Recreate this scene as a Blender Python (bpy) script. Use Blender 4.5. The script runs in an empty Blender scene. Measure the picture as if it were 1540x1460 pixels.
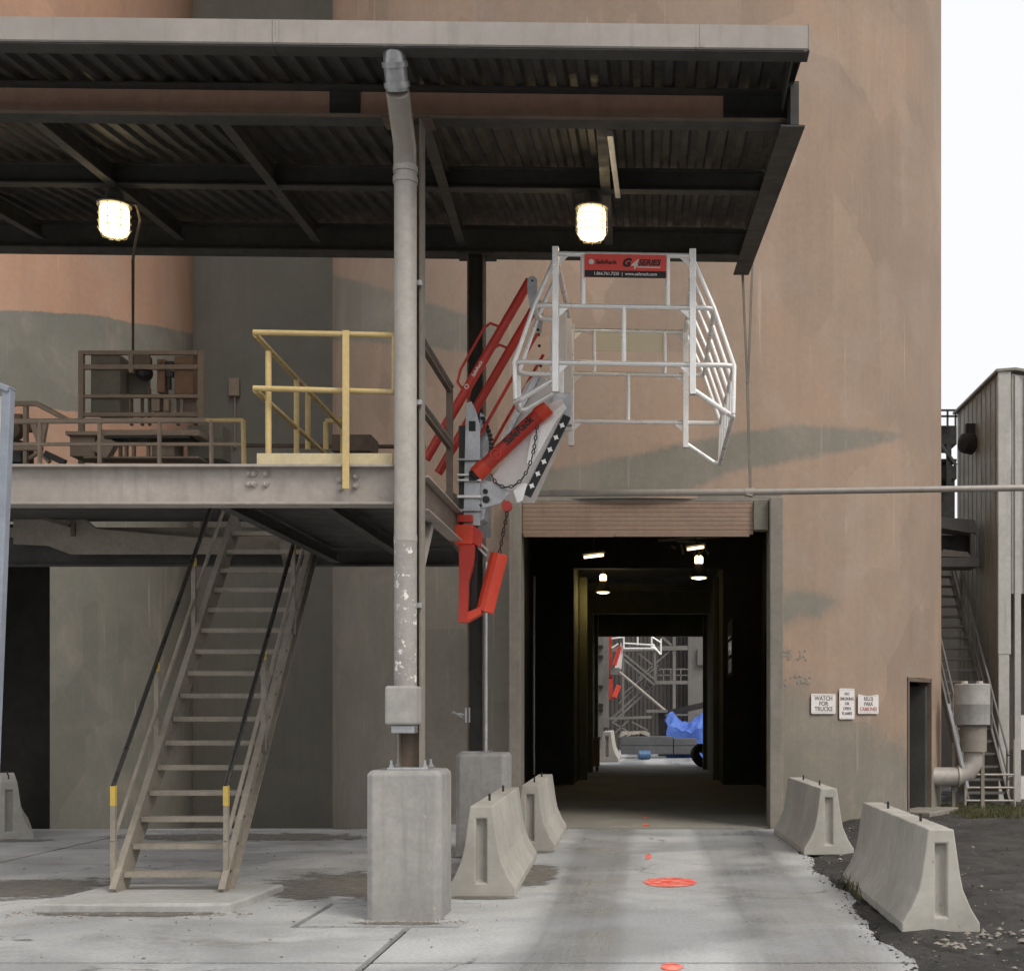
import bpy, bmesh, math, random
import numpy as np
from mathutils import Vector, Matrix

random.seed(7); rng = np.random.default_rng(7)
R_ = math.radians
scene = bpy.context.scene
COL = scene.collection

# ------------------------------------------------------------------ camera, sky, sun, exposure
CAMH, FPX, VX, HY = 1.7, 1900.0, 978.0, 1075.0
cam = bpy.data.cameras.new('camera'); camo = bpy.data.objects.new('camera', cam); COL.objects.link(camo)
camo.location = (0, 0, CAMH); camo.rotation_euler = (R_(90), 0, 0)
cam.sensor_fit = 'HORIZONTAL'; cam.sensor_width = 36; cam.lens = 36 * FPX / 1540
cam.shift_x = -(VX - 770) / 1540; cam.shift_y = (HY - 730) / 1540
cam.clip_end = 2000; cam.clip_start = 0.05
scene.camera = camo

SUN_EL, SUN_AZ = R_(48), R_(135)
w = bpy.data.worlds.new('World'); scene.world = w; w.use_nodes = True
nt = w.node_tree; nt.nodes.clear()
out = nt.nodes.new('ShaderNodeOutputWorld'); bg = nt.nodes.new('ShaderNodeBackground')
sky = nt.nodes.new('ShaderNodeTexSky'); sky.sky_type = 'NISHITA'; sky.sun_disc = False
sky.sun_elevation = SUN_EL; sky.sun_rotation = SUN_AZ; sky.air_density = 1.0; sky.dust_density = 6.0
# an even overcast: the clear sky is almost wholly covered by bright cloud
mx = nt.nodes.new('ShaderNodeMix'); mx.data_type = 'RGBA'; mx.inputs[0].default_value = 0.9
nt.links.new(sky.outputs[0], mx.inputs[6]); mx.inputs[7].default_value = (8.9, 8.95, 9.1, 1)
nt.links.new(mx.outputs[2], bg.inputs[0]); bg.inputs[1].default_value = 0.1
nt.links.new(bg.outputs[0], out.inputs[0])
sl = bpy.data.lights.new('sun', 'SUN'); sl.energy = 1.5; sl.angle = R_(22); sl.color = (1, 0.93, 0.84)
so = bpy.data.objects.new('sun', sl); COL.objects.link(so)
so.rotation_euler = (R_(90) - SUN_EL, 0, R_(45))
vs = scene.view_settings; vs.view_transform = 'Standard'; vs.look = 'None'; vs.gamma = 1; vs.exposure = 0.25
scene.cycles.use_denoising = True; scene.cycles.use_adaptive_sampling = True; scene.cycles.adaptive_threshold = .03
scene.cycles.max_bounces = 6; scene.cycles.diffuse_bounces = 3; scene.cycles.glossy_bounces = 2
scene.cycles.sample_clamp_indirect = 4

# ------------------------------------------------------------------ helpers
def P(px, py, Y):
    """photo pixel at a known distance -> point in the place"""
    return Vector(((px - VX) * Y / FPX, Y, CAMH + (HY - py) * Y / FPX))
def GY(py): return CAMH * FPX / (py - HY)
def sRGB(r, g, b):
    f = lambda c: (c / 255 / 12.92) if c / 255 <= .04045 else ((c / 255 + .055) / 1.055) ** 2.4
    return (f(r), f(g), f(b))

class MB:
    def __init__(s): s.v = []; s.f = []
    def add(s, vs, fs):
        b = len(s.v); s.v += [tuple(v) for v in vs]; s.f += [tuple(i + b for i in f) for f in fs]; return s
    def box(s, x0, x1, y0, y1, z0, z1):
        return s.add([(x0,y0,z0),(x1,y0,z0),(x1,y1,z0),(x0,y1,z0),(x0,y0,z1),(x1,y0,z1),(x1,y1,z1),(x0,y1,z1)],
              [(0,3,2,1),(4,5,6,7),(0,1,5,4),(1,2,6,5),(2,3,7,6),(3,0,4,7)])
    def bar(s, a, b, wd, ht, up=(0,0,1)):
        """rectangular bar from a to b; wd sideways, ht along up"""
        a, b = Vector(a), Vector(b); d = (b - a).normalized(); up = Vector(up)
        side = d.cross(up)
        if side.length < 1e-4: side = d.cross(Vector((0,1,0)))
        side.normalize(); u = side.cross(d).normalized()
        vs = []
        for p in (a, b):
            for (i, j) in ((-1,-1),(1,-1),(1,1),(-1,1)): vs.append(p + side*(i*wd/2) + u*(j*ht/2))
        return s.add(vs, [(0,1,2,3),(7,6,5,4),(0,4,5,1),(1,5,6,2),(2,6,7,3),(3,7,4,0)])
    def tube(s, pts, r, n=10, cap=True, radii=None):
        pts = [Vector(p) for p in pts]; m = len(pts)
        t0 = (pts[1]-pts[0]).normalized()
        ref = Vector((0,0,1)) if abs(t0.z) < .9 else Vector((1,0,0))
        nrm = (ref - t0*ref.dot(t0)).normalized()
        vs = []; fs = []
        for i, p in enumerate(pts):
            if i == 0: t = t0
            elif i == m-1: t = (pts[i]-pts[i-1]).normalized()
            else: t = ((pts[i+1]-pts[i]).normalized() + (pts[i]-pts[i-1]).normalized()).normalized()
            nrm = (nrm - t*nrm.dot(t)).normalized(); bn = t.cross(nrm)
            rr = radii[i] if radii else r
            if 0 < i < m-1:
                c = max(.5, t.dot((pts[i]-pts[i-1]).normalized()))
                rr = rr / math.sqrt(c)
            for k in range(n):
                a = 2*math.pi*k/n; vs.append(p + nrm*(rr*math.cos(a)) + bn*(rr*math.sin(a)))
        for i in range(m-1):
            for k in range(n):
                fs.append((i*n+k, i*n+(k+1)%n, (i+1)*n+(k+1)%n, (i+1)*n+k))
        if cap: fs.append(tuple(range(n-1,-1,-1))); fs.append(tuple((m-1)*n+k for k in range(n)))
        return s.add(vs, fs)
    def lathe(s, base, prof, n=20, axis=None):
        """prof: (radius, height) along axis from base"""
        base = Vector(base); ax = Vector(axis).normalized() if axis else Vector((0,0,1))
        ref = Vector((1,0,0)) if abs(ax.x) < .9 else Vector((0,1,0))
        u = (ref - ax*ref.dot(ax)).normalized(); v = ax.cross(u)
        vs = []; fs = []
        for (r, h) in prof:
            for k in range(n):
                a = 2*math.pi*k/n; vs.append(base + ax*h + u*(r*math.cos(a)) + v*(r*math.sin(a)))
        for i in range(len(prof)-1):
            for k in range(n): fs.append((i*n+k, i*n+(k+1)%n, (i+1)*n+(k+1)%n, (i+1)*n+k))
        fs.append(tuple(range(n-1,-1,-1))); fs.append(tuple((len(prof)-1)*n+k for k in range(n)))
        return s.add(vs, fs)
    def prism(s, poly, d):
        """planar polygon extruded by vector d"""
        n = len(poly); d = Vector(d); vs = [Vector(p) for p in poly] + [Vector(p)+d for p in poly]
        fs = [tuple(range(n-1,-1,-1)), tuple(range(n,2*n))] + [(i,(i+1)%n,n+(i+1)%n,n+i) for i in range(n)]
        return s.add(vs, fs)
    def ibeam(s, a, b, wd, ht, tf=.018, tw=.012, up=(0,0,1)):
        a, b = Vector(a), Vector(b); d = (b-a).normalized(); up = Vector(up)
        side = d.cross(up).normalized(); u = side.cross(d).normalized()
        s.bar(a+u*(ht/2-tf/2), b+u*(ht/2-tf/2), wd, tf, u); s.bar(a-u*(ht/2-tf/2), b-u*(ht/2-tf/2), wd, tf, u)
        s.bar(a, b, tw, ht-2*tf-.001, u); return s
    def build(s, name, mat, parent=None, local=False, smooth=False, bevel=0, kind=None):
        me = bpy.data.meshes.new(name)
        off = Vector((0,0,0))
        if parent is not None and not local:
            q = parent; 
            while q is not None: off += q.location; q = q.parent
        me.from_pydata([(v[0]-off.x, v[1]-off.y, v[2]-off.z) for v in s.v], [], s.f); me.update()
        bm = bmesh.new(); bm.from_mesh(me); bmesh.ops.recalc_face_normals(bm, faces=bm.faces); bm.to_mesh(me); bm.free()
        if smooth:
            me.polygons.foreach_set('use_smooth', [True]*len(me.polygons))
            try: me.set_sharp_from_angle(angle=R_(40))
            except Exception: pass
        me.materials.append(mat)
        o = bpy.data.objects.new(name, me); COL.objects.link(o); o.parent = parent
        if bevel:
            m = o.modifiers.new('bevel', 'BEVEL'); m.width = bevel; m.segments = 2; m.limit_method = 'ANGLE'; m.angle_limit = R_(40)
        if kind: o['kind'] = kind
        return o

def tag(o, label, cat, group=None):
    o['label'] = label; o['category'] = cat
    if group: o['group'] = group
    return o
def thing(name, loc, label, cat, group=None, rz=0):
    o = bpy.data.objects.new(name, None); o.empty_display_size = .2; COL.objects.link(o)
    o.location = loc; o.rotation_euler = (0,0,rz)
    return tag(o, label, cat, group)
def copy_tree(o, parent=None):
    c = o.copy(); COL.objects.link(c)
    if parent is not None: c.parent = parent
    for ch in list(o.children): copy_tree(ch, c)
    return c
def text(name, s, size, mat, parent, origin, right, up, align='CENTER', ext=.0015, shear=0, bold=0):
    cu = bpy.data.curves.new(name, 'FONT'); cu.body = s; cu.size = size; cu.align_x = align; cu.align_y = 'CENTER'
    cu.extrude = ext; cu.shear = shear; cu.offset = bold; cu.resolution_u = 3; cu.space_line = .95
    o = bpy.data.objects.new(name, cu); COL.objects.link(o)
    bpy.context.view_layer.update()
    me = bpy.data.meshes.new_from_object(o.evaluated_get(bpy.context.evaluated_depsgraph_get()))
    bpy.data.objects.remove(o)
    right = Vector(right).normalized(); up = Vector(up).normalized(); nr = right.cross(up)
    off = Vector((0,0,0)); q = parent
    while q is not None: off += q.location; q = q.parent
    M = Matrix.Translation(Vector(origin)-off) @ Matrix((right, up, nr)).transposed().to_4x4()
    me.transform(M); me.materials.clear(); me.materials.append(mat)
    t = bpy.data.objects.new(name, me); COL.objects.link(t); t.parent = parent
    return t

# ------------------------------------------------------------------ materials
class NB:
    def __init__(s, name):
        s.m = bpy.data.materials.new(name); s.m.use_nodes = True; s.t = s.m.node_tree; s.n = s.t.nodes
        s.b = s.n['Principled BSDF']; s.geo = s.n.new('ShaderNodeNewGeometry')
    def link(s, a, b): s.t.links.new(a, b)
    def vec(s, sx, sy, sz):
        m = s.n.new('ShaderNodeMapping'); m.inputs['Scale'].default_value = (sx, sy, sz); s.link(s.geo.outputs['Position'], m.inputs[0]); return m.outputs[0]
    def noise(s, scale=1, vec=None, detail=5, rough=.55, dist=0):
        n = s.n.new('ShaderNodeTexNoise'); n.inputs['Scale'].default_value = scale; n.inputs['Detail'].default_value = detail
        n.inputs['Roughness'].default_value = rough; n.inputs['Distortion'].default_value = dist
        s.link(vec if vec is not None else s.geo.outputs['Position'], n.inputs['Vector']); return n.outputs[0]
    def ramp(s, x, lo, hi, a=0, b=1):
        m = s.n.new('ShaderNodeMapRange'); m.inputs[1].default_value = lo; m.inputs[2].default_value = hi
        m.inputs[3].default_value = a; m.inputs[4].default_value = b; m.interpolation_type = 'SMOOTHSTEP'; s.link(x, m.inputs[0]); return m.outputs[0]
    def math(s, op, a, b):
        m = s.n.new('ShaderNodeMath'); m.operation = op
        for i, q in enumerate((a, b)):
            if isinstance(q, (int, float)): m.inputs[i].default_value = q
            else: s.link(q, m.inputs[i])
        return m.outputs[0]
    def mix(s, f, a, b, mode='MIX'):
        m = s.n.new('ShaderNodeMix'); m.data_type = 'RGBA'; m.blend_type = mode
        for i, q in ((0, f), (6, a), (7, b)):
            if isinstance(q, (int, float)): m.inputs[i].default_value = q
            elif isinstance(q, tuple): m.inputs[i].default_value = (*q[:3], 1)
            else: s.link(q, m.inputs[i])
        return m.outputs[2]
    def bump(s, h, strength=.3, dist=.01):
        b = s.n.new('ShaderNodeBump'); b.inputs['Strength'].default_value = strength; b.inputs['Distance'].default_value = dist
        s.link(h, b.inputs['Height']); s.link(b.outputs[0], s.b.inputs['Normal'])
    def done(s, col, rough, metal=0):
        if isinstance(col, tuple): s.b.inputs['Base Color'].default_value = (*col[:3], 1)
        else: s.link(col, s.b.inputs['Base Color'])
        if isinstance(rough, (int, float)): s.b.inputs['Roughness'].default_value = rough
        else: s.link(rough, s.b.inputs['Roughness'])
        s.b.inputs['Metallic'].default_value = metal
        return s.m

def weathered(name, c1, c2, scale=1.5, rough=.8, metal=0, bump=.15, streak=0, spots=None, spot_t=.62, fine=.18):
    """two tones in cloudy patches, fine grain, optional vertical streaks and chipped spots"""
    b = NB(name)
    a = b.ramp(b.noise(scale*.7, detail=7, rough=.68, dist=.25), .30, .70)
    col = b.mix(a, c1, c2)
    f = b.noise(scale*9, detail=5, rough=.7)
    col = b.mix(1.0, col, b.mix(b.ramp(f, .25, .75), (1-fine*.7,)*3, (1+fine*.4,)*3), 'MULTIPLY')
    if streak:
        st = b.ramp(b.noise(1, b.vec(9, 9, .6), detail=4), .5, .75, 0, streak)
        col = b.mix(st, col, tuple(c*.55 for c in c1))
    if spots:
        sp = b.ramp(b.noise(scale*5, detail=6, rough=.7), spot_t, spot_t+.05)
        col = b.mix(sp, col, spots)
    b.bump(b.noise(scale*16, detail=5, rough=.7), bump*.6, .006)
    rr = b.ramp(b.noise(scale*3), .3, .7, max(.05, rough-.12), min(1, rough+.1))
    return b.done(col, rr, metal)

def silo_mat(name, pink, pink2, green, green2, edge=.1):
    b = NB(name)
    at = b.n.new('ShaderNodeAttribute'); at.attribute_name = 'paint'
    e = b.math('ADD', at.outputs['Fac'], b.math('MULTIPLY', b.math('SUBTRACT', b.noise(2.2, detail=7, rough=.65), .5), .55))
    e = b.math('ADD', e, b.math('MULTIPLY', b.math('SUBTRACT', b.noise(13, b.vec(1, 1, .35), detail=5, rough=.7), .5), .3))
    g = b.ramp(e, .5-edge, .5+edge)
    streaks = b.noise(1, b.vec(3.2, 3.2, .22), detail=6, rough=.6)
    pk = b.mix(b.ramp(b.noise(.35, dist=.6), .35, .65), pink, pink2)
    gr = b.mix(b.ramp(b.noise(.5, dist=.5), .35, .65), green, green2)
    col = b.mix(g, pk, gr)
    col = b.mix(b.ramp(streaks, .42, .8, 0, .32), col, b.mix(g, tuple(c*.72 for c in pink2), tuple(c*.75 for c in green)))
    # cloudy dust on the slip-formed concrete
    cloud = b.noise(.9, detail=5, rough=.6, dist=.7)
    col = b.mix(b.ramp(cloud, .45, .75, 0, .28), col, (.40, .34, .29))
    f = b.noise(11, detail=4, rough=.7)
    col = b.mix(1.0, col, b.mix(b.ramp(f, .3, .7), (.94,)*3, (1.03,)*3), 'MULTIPLY')
    vo = b.n.new('ShaderNodeTexVoronoi'); vo.distance = 'CHEBYCHEV'; vo.inputs['Scale'].default_value = 1; vo.inputs['Randomness'].default_value = .8
    b.link(b.vec(.75, .75, .5), vo.inputs['Vector'])
    bw = b.n.new('ShaderNodeRGBToBW'); b.link(vo.outputs['Color'], bw.inputs[0])
    col = b.mix(1.0, col, b.mix(bw.outputs[0], (.86,.855,.85), (1.07,1.07,1.07)), 'MULTIPLY')
    drip = b.math('MULTIPLY', b.ramp(b.noise(1, b.vec(15, 15, .35), detail=4, rough=.6), .60, .74), b.ramp(b.noise(.8, detail=3), .42, .6, 0, .42))
    col = b.mix(drip, col, (.55,.47,.4))
    scuff = b.ramp(b.noise(4, b.vec(1, 1, 1.8), detail=9, rough=.8), .63, .70, 0, .45)
    col = b.mix(scuff, col, (.2,.165,.135))
    chips = b.ramp(b.noise(1.7, detail=6, rough=.75), .70, .74, 0, .5)
    col = b.mix(chips, col, (.34, .3, .26))
    b.bump(b.noise(5, detail=6, rough=.65), .16, .012)
    return b.done(col, .88)

def ground_concrete(name, dry, dusty, damp):
    b = NB(name)
    big = b.ramp(b.noise(.55, dist=1.0, detail=6), .38, .64)
    col = b.mix(big, dry, dusty)
    # wheel-worn band along the lane, brushed marks across it
    sx = b.n.new('ShaderNodeSeparateXYZ'); b.link(b.geo.outputs['Position'], sx.inputs[0])
    x = sx.outputs[0]
    wob = b.math('MULTIPLY', b.math('SUBTRACT', b.noise(1, b.vec(1.2,.12,1), detail=4), .5), .55)
    xx = b.math('ADD', x, wob)
    t1 = b.math('MULTIPLY', b.ramp(xx, -1.12, -.85), b.ramp(xx, -.15, -.4))
    t2 = b.math('MULTIPLY', b.ramp(xx, .5, .75), b.ramp(xx, 1.75, 1.45))
    tr = b.math('MAXIMUM', t1, t2)
    brush = b.noise(1, b.vec(10, .16, 1), detail=6, rough=.7)
    tr = b.math('MULTIPLY', tr, b.ramp(brush, .2, .8, .4, .68))
    col = b.mix(tr, col, damp)
    patch = b.ramp(b.noise(.8, b.vec(1, 1.5, 1), detail=9, rough=.72, dist=.5), 0.50, .68, 0, .5)
    left = b.ramp(x, -1.2, -2.6)
    col = b.mix(b.math('MULTIPLY', patch, b.math('ADD', b.math('MULTIPLY', left, .95), .12)), col, (.17, .15, .125))
    # hairline cracks
    vo = b.n.new('ShaderNodeTexVoronoi'); vo.feature = 'DISTANCE_TO_EDGE'; vo.inputs['Scale'].default_value = .42
    wv = b.n.new('ShaderNodeVectorMath'); wv.operation = 'ADD'; b.link(b.geo.outputs['Position'], wv.inputs[0])
    nv = b.n.new('ShaderNodeTexNoise'); nv.inputs['Scale'].default_value = 1.6; nv.inputs['Detail'].default_value = 7; nv.inputs['Roughness'].default_value = .65; b.link(b.geo.outputs['Position'], nv.inputs['Vector'])
    sc_ = b.n.new('ShaderNodeVectorMath'); sc_.operation = 'SCALE'; sc_.inputs['Scale'].default_value = .9; b.link(nv.outputs['Color'], sc_.inputs[0]); b.link(sc_.outputs[0], wv.inputs[1])
    b.link(wv.outputs[0], vo.inputs['Vector'])
    crack = b.math('MULTIPLY', b.ramp(vo.outputs['Distance'], .012, .003), b.ramp(b.noise(.45, detail=2), .54, .6, 0, .6))
    col = b.mix(crack, col, (.09,.085,.08))
    pit = b.ramp(b.noise(6, b.vec(1, 2.6, 1), detail=8, rough=.75), .675, .70, 0, .8)
    col = b.mix(pit, col, (.11, .105, .1))
    fine = b.noise(30, detail=4)
    col = b.mix(1.0, col, b.mix(b.ramp(fine, .3, .7), (.86,)*3, (1.08,)*3), 'MULTIPLY')
    b.bump(b.math('ADD', b.noise(14, detail=8, rough=.65), b.math('MULTIPLY', brush, .7)), .3, .012)
    return b.done(col, b.math('SUBTRACT', b.ramp(b.noise(.9, detail=6), .38, .62, .42, .8), b.math('MULTIPLY', tr, .3)))

def dirt_mat(name, c1, c2, c3):
    b = NB(name)
    col = b.mix(b.ramp(b.noise(1.3, detail=8, rough=.7, dist=.6), .38, .62), c1, c2)
    col = b.mix(b.ramp(b.noise(7, detail=7, rough=.7), .58, .68, 0, .7), col, c3)
    b.bump(b.noise(8, detail=10, rough=.75), .9, .05)
    return b.done(col, b.ramp(b.noise(1.5), .35, .65, .55, .95))

def plain(name, c, rough=.6, metal=0): return NB(name).done(c, rough, metal)
def glow(name, c, st):
    b = NB(name); b.b.inputs['Emission Color'].default_value = (*c, 1); b.b.inputs['Emission Strength'].default_value = st
    return b.done(c, .4)

M = {}
M['silo'] = silo_mat('silo_paint_tan', (.38,.268,.196), (.32,.238,.18), (.21,.195,.16), (.24,.215,.175), .17)
M['silo_b'] = silo_mat('silo_paint_pink', (.45,.27,.185), (.39,.24,.168), (.2,.195,.165), (.17,.172,.15))
M['conn'] = weathered('grey_green_wall', (.175,.17,.145), (.215,.2,.168), .5, .9, streak=.15, fine=.08, bump=.08)
M['jamb'] = weathered('jamb_concrete', (.28,.25,.21), (.22,.2,.17), 1.2, .85, streak=.4, bump=.3)
M['slat'] = weathered('door_slat_paint', (.32,.215,.155), (.26,.18,.13), 1.4, .6, streak=.35)
M['slab'] = ground_concrete('dusty_concrete', (.355,.365,.37), (.50,.505,.50), (.2,.205,.21))
M['joint'] = dirt_mat('joint_dirt', (.022,.02,.019), (.04,.037,.034), (.06,.056,.05))
M['tunnel_slab'] = weathered('tunnel_floor_concrete', (.26,.25,.22), (.36,.34,.28), .8, .75, bump=.4)
M['pad'] = weathered('pad_concrete', (.44,.435,.42), (.34,.335,.32), 1.5, .85, bump=.3, fine=.2)
M['dirt'] = dirt_mat('black_dirt', (.028,.026,.024), (.06,.055,.05), (.12,.112,.102))
M['stone'] = weathered('gravel_stone', (.16,.155,.15), (.07,.068,.066), 6, .9)
M['barrier'] = weathered('barrier_concrete', (.47,.45,.40), (.33,.315,.28), 1.2, .88, bump=.3, streak=.2, fine=.12, spots=(.27,.255,.225), spot_t=.66)
M['pier'] = weathered('pier_concrete', (.38,.365,.335), (.26,.256,.25), 1.3, .85, bump=.3, streak=.55, spots=(.47,.42,.3), spot_t=.68)
M['galv'] = weathered('galvanised_steel', (.56,.56,.57), (.42,.43,.44), 3, .42, .75, bump=.06)
M['alu'] = weathered('aluminium_tube', (.90,.885,.86), (.84,.825,.80), 2, .36, .35, bump=.02, fine=.04)
M['fascia'] = weathered('fascia_sheet', (.40,.36,.325), (.31,.28,.25), .9, .5, .15, streak=.45, bump=.05, fine=.1)
M['pipe'] = weathered('grey_pipe_paint', (.44,.405,.365), (.37,.34,.305), 1.4, .5, .1, streak=.25, spots=(.7,.68,.64), spot_t=.68)
M['flaky'] = weathered('flaking_pipe_paint', (.36,.335,.31), (.29,.27,.25), 2.5, .6, .1, spots=(.78,.76,.71), spot_t=.56, bump=.3)
M['beam_pink'] = weathered('beam_dusty_pink', (.66,.42,.31), (.58,.36,.27), .8, .8, streak=.2)
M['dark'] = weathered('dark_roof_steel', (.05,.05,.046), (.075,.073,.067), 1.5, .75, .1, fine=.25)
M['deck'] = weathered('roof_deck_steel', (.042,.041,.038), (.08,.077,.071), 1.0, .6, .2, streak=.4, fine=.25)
M['brown'] = weathered('brown_dusty_steel', (.12,.085,.062), (.17,.13,.10), 2, .8, .05)
M['beam'] = weathered('platform_beam_paint', (.42,.37,.33), (.31,.275,.245), 1.1, .6, .1, streak=.55, spots=(.2,.16,.13), spot_t=.68)
M['dust'] = weathered('dusty_stair_steel', (.31,.275,.225), (.22,.195,.16), 2.2, .85, bump=.2, fine=.2)
M['yellow'] = weathered('yellow_rail_paint', (.62,.46,.19), (.52,.39,.19), 2.5, .6, spots=(.3,.24,.15), spot_t=.66)
M['kick'] = weathered('cream_yellow_kickplate', (.64,.53,.31), (.56,.47,.29), 2, .6, streak=.3)
M['cream'] = weathered('cream_banner_back', (.82,.76,.58), (.78,.72,.56), 2, .6, fine=.04)
M['safety_yellow'] = weathered('fresh_yellow_paint', (.62,.42,.06), (.5,.36,.09), 3, .55, spots=(.3,.25,.15), spot_t=.64)
M['blackrail'] = weathered('worn_black_handrail', (.025,.024,.022), (.04,.038,.034), 3, .35, .2, spots=(.4,.34,.2), spot_t=.66)
M['rackdust'] = weathered('dust_coated_machine', (.36,.275,.21), (.28,.225,.175), 2, .9)
M['box_olive'] = weathered('dusty_olive_box', (.2,.185,.145), (.16,.15,.12), 2, .85)
M['box_brown'] = weathered('dusty_brown_box', (.26,.155,.095), (.22,.135,.09), 2, .85)
M['red'] = weathered('red_enamel', (.56,.045,.03), (.47,.04,.028), 3, .42, bump=.05, fine=.1, spots=(.4,.12,.09), spot_t=.7)
M['orange_red'] = weathered('bright_red_orange_enamel', (.74,.075,.035), (.66,.062,.03), 3, .42, bump=.05, fine=.08)
M['white'] = weathered('white_panel_paint', (.80,.76,.73), (.74,.70,.67), 2, .5, bump=.05, fine=.06, streak=.15)
M['black'] = plain('black_paint', (.012,.012,.012), .5)
M['chain'] = plain('dark_chain_steel', (.05,.048,.045), .5, .7)
M['sign'] = weathered('sign_white', (.76,.72,.70), (.7,.67,.64), 5, .5, fine=.06)
M['ink_dark'] = plain('sign_ink_grey', (.16,.14,.145), .7)
M['ink_red'] = plain('sign_ink_faded_red', (.45,.16,.17), .7)
M['banner_red'] = plain('banner_red', (.78,.085,.062), .55)
M['paint_red'] = None
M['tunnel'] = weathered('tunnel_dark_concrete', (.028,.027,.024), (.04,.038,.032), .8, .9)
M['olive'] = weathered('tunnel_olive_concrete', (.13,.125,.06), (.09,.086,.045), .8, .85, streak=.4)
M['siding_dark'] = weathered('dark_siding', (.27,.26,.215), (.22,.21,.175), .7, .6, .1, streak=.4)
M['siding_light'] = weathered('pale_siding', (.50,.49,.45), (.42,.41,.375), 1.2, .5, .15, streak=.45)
M['far_siding'] = weathered('far_corrugated_siding', (.06,.055,.052), (.085,.076,.07), .5, .7, streak=.3)
M['far_steel'] = weathered('far_grey_steel', (.19,.178,.165), (.14,.132,.125), 1, .7)
M['far_light'] = weathered('far_pale_panel', (.17,.16,.15), (.13,.125,.12), .6, .8, streak=.4)
M['tarp'] = None
M['block'] = weathered('grey_block', (.08,.085,.092), (.12,.125,.13), 1.5, .85)
M['rubber'] = weathered('tyre_rubber', (.02,.02,.02), (.04,.037,.034), 4, .85)
M['barrel'] = weathered('blue_barrel', (.06,.15,.3), (.05,.11,.22), 3, .5)
M['post_blue'] = weathered('blue_grey_frame_steel', (.33,.36,.42), (.26,.285,.33), 2, .45, .3)
M['glass_grey'] = plain('window_glass_grey', (.2,.21,.2), .15)
M['globe'] = glow('lamp_globe_glow', (1, .76, .36), 4.2)
M['globe_dim'] = glow('pendant_bulb_glow', (1, .76, .40), 3.2)
M['cast'] = weathered('cast_lamp_metal', (.25,.23,.2), (.18,.17,.15), 4, .5, .5)

def red_mark_mat():
    b = NB('sprayed_red_mark')
    col = b.mix(b.ramp(b.noise(9, detail=6), .4, .65), (.85,.08,.05), (.86,.32,.25))
    col = b.mix(b.ramp(b.noise(7, b.vec(1,.3,1), detail=7, rough=.7), .5, .72, 0, .6), col, (.72,.42,.36))
    return b.done(col, .7)
M['paint_red'] = red_mark_mat()
def tarp_mat():
    b = NB('blue_tarp'); b.bump(b.noise(2.5, detail=6, dist=1.5), .8, .08)
    return b.done(b.mix(b.ramp(b.noise(1.5), .35, .65), (.055,.13,.48), (.09,.19,.6)), .5)
M['tarp'] = tarp_mat()
def grass_mat():
    b = NB('dull_grass'); return b.done(b.mix(b.ramp(b.noise(3), .35, .65), (.06,.075,.025), (.13,.115,.055)), .9)
M['grass'] = grass_mat()

# ------------------------------------------------------------------ the lie of the land
def sstep(x, a, b):
    t = min(1, max(0, (x-a)/(b-a))); return t*t*(3-2*t)
def gz(x, y):
    """ground height: the yard left of the lane falls gently towards the silos"""
    return -.085*max(0, min(y, 29)-18.6)*sstep(-x, 2.6, 5.0)

# ground sheet to the horizon
def axis(lo, hi, fine_lo, fine_hi, fs):
    a = list(np.arange(fine_lo, fine_hi+1e-6, fs)); o = []; x = fine_lo; st = fs
    while x > lo: st *= 1.5; x -= st; o.append(max(x, lo))
    o = o[::-1]; x = fine_hi; st = fs; r = []
    while x < hi: st *= 1.5; x += st; r.append(min(x, hi))
    return o + a + r
gx = axis(-600, 600, -14, 12, .2); gy = axis(-300, 900, 4, 34, .2)
mb = MB(); nx = len(gx)
hn = rng.normal(0, 1, (len(gy)//3+3, nx//3+3)); hf = rng.normal(0, 1, (len(gy), nx))
for j, y in enumerate(gy):
    for i, x in enumerate(gx):
        z = gz(x, y) - .055 + .035*sstep(x, 1.4, 1.75)*(1 if 0 < y < 40 else 0)
        if x > 1.75 and x < 12.5 and 4 < y < 35 and not (x < 3.0 and y > 18.8):
            a = sstep(x, 1.75, 2.3)
            z += a*(.028*hn[j//3, i//3] + .016*hf[j, i]) + .02*a
        mb.v.append((x, y, z))
mb.f = [(j*nx+i, j*nx+i+1, (j+1)*nx+i+1, (j+1)*nx+i) for j in range(len(gy)-1) for i in range(nx-1)]
ground = mb.build('ground', M['dirt'], smooth=True, kind='structure')

# concrete pavement: a base showing in the joints, slabs on top
def sheet(x0, x1, y0, y1, z, step=.35, ragged=None):
    b = MB(); xs = np.linspace(x0, x1, max(2, int((x1-x0)/step)+1)); ys = np.linspace(y0, y1, max(2, int((y1-y0)/step)+1))
    n = len(xs)
    for y in ys:
        for k, x in enumerate(xs):
            xx = x
            if ragged and k == n-1: xx = x + ragged(y)
            b.v.append((xx, y, gz(x, y)+z))
    b.f = [(j*n+i, j*n+i+1, (j+1)*n+i+1, (j+1)*n+i) for j in range(len(ys)-1) for i in range(n-1)]
    # a skirt so each slab has an edge
    m = len(ys)
    rim = [i for i in range(n)] + [j*n+n-1 for j in range(1, m)] + [(m-1)*n+i for i in range(n-2, -1, -1)] + [j*n for j in range(m-2, 0, -1)]
    base = len(b.v)
    for r in rim: v = b.v[r]; b.v.append((v[0], v[1], v[2]-.05))
    L = len(rim)
    for i in range(L): b.f.append((rim[i], rim[(i+1)%L], base+(i+1)%L, base+i))
    return b
pav = sheet(-26, 1.45, 1.0, 18.95, -.042, .6).build('concrete_pavement', M['joint'], kind='structure')
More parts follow.
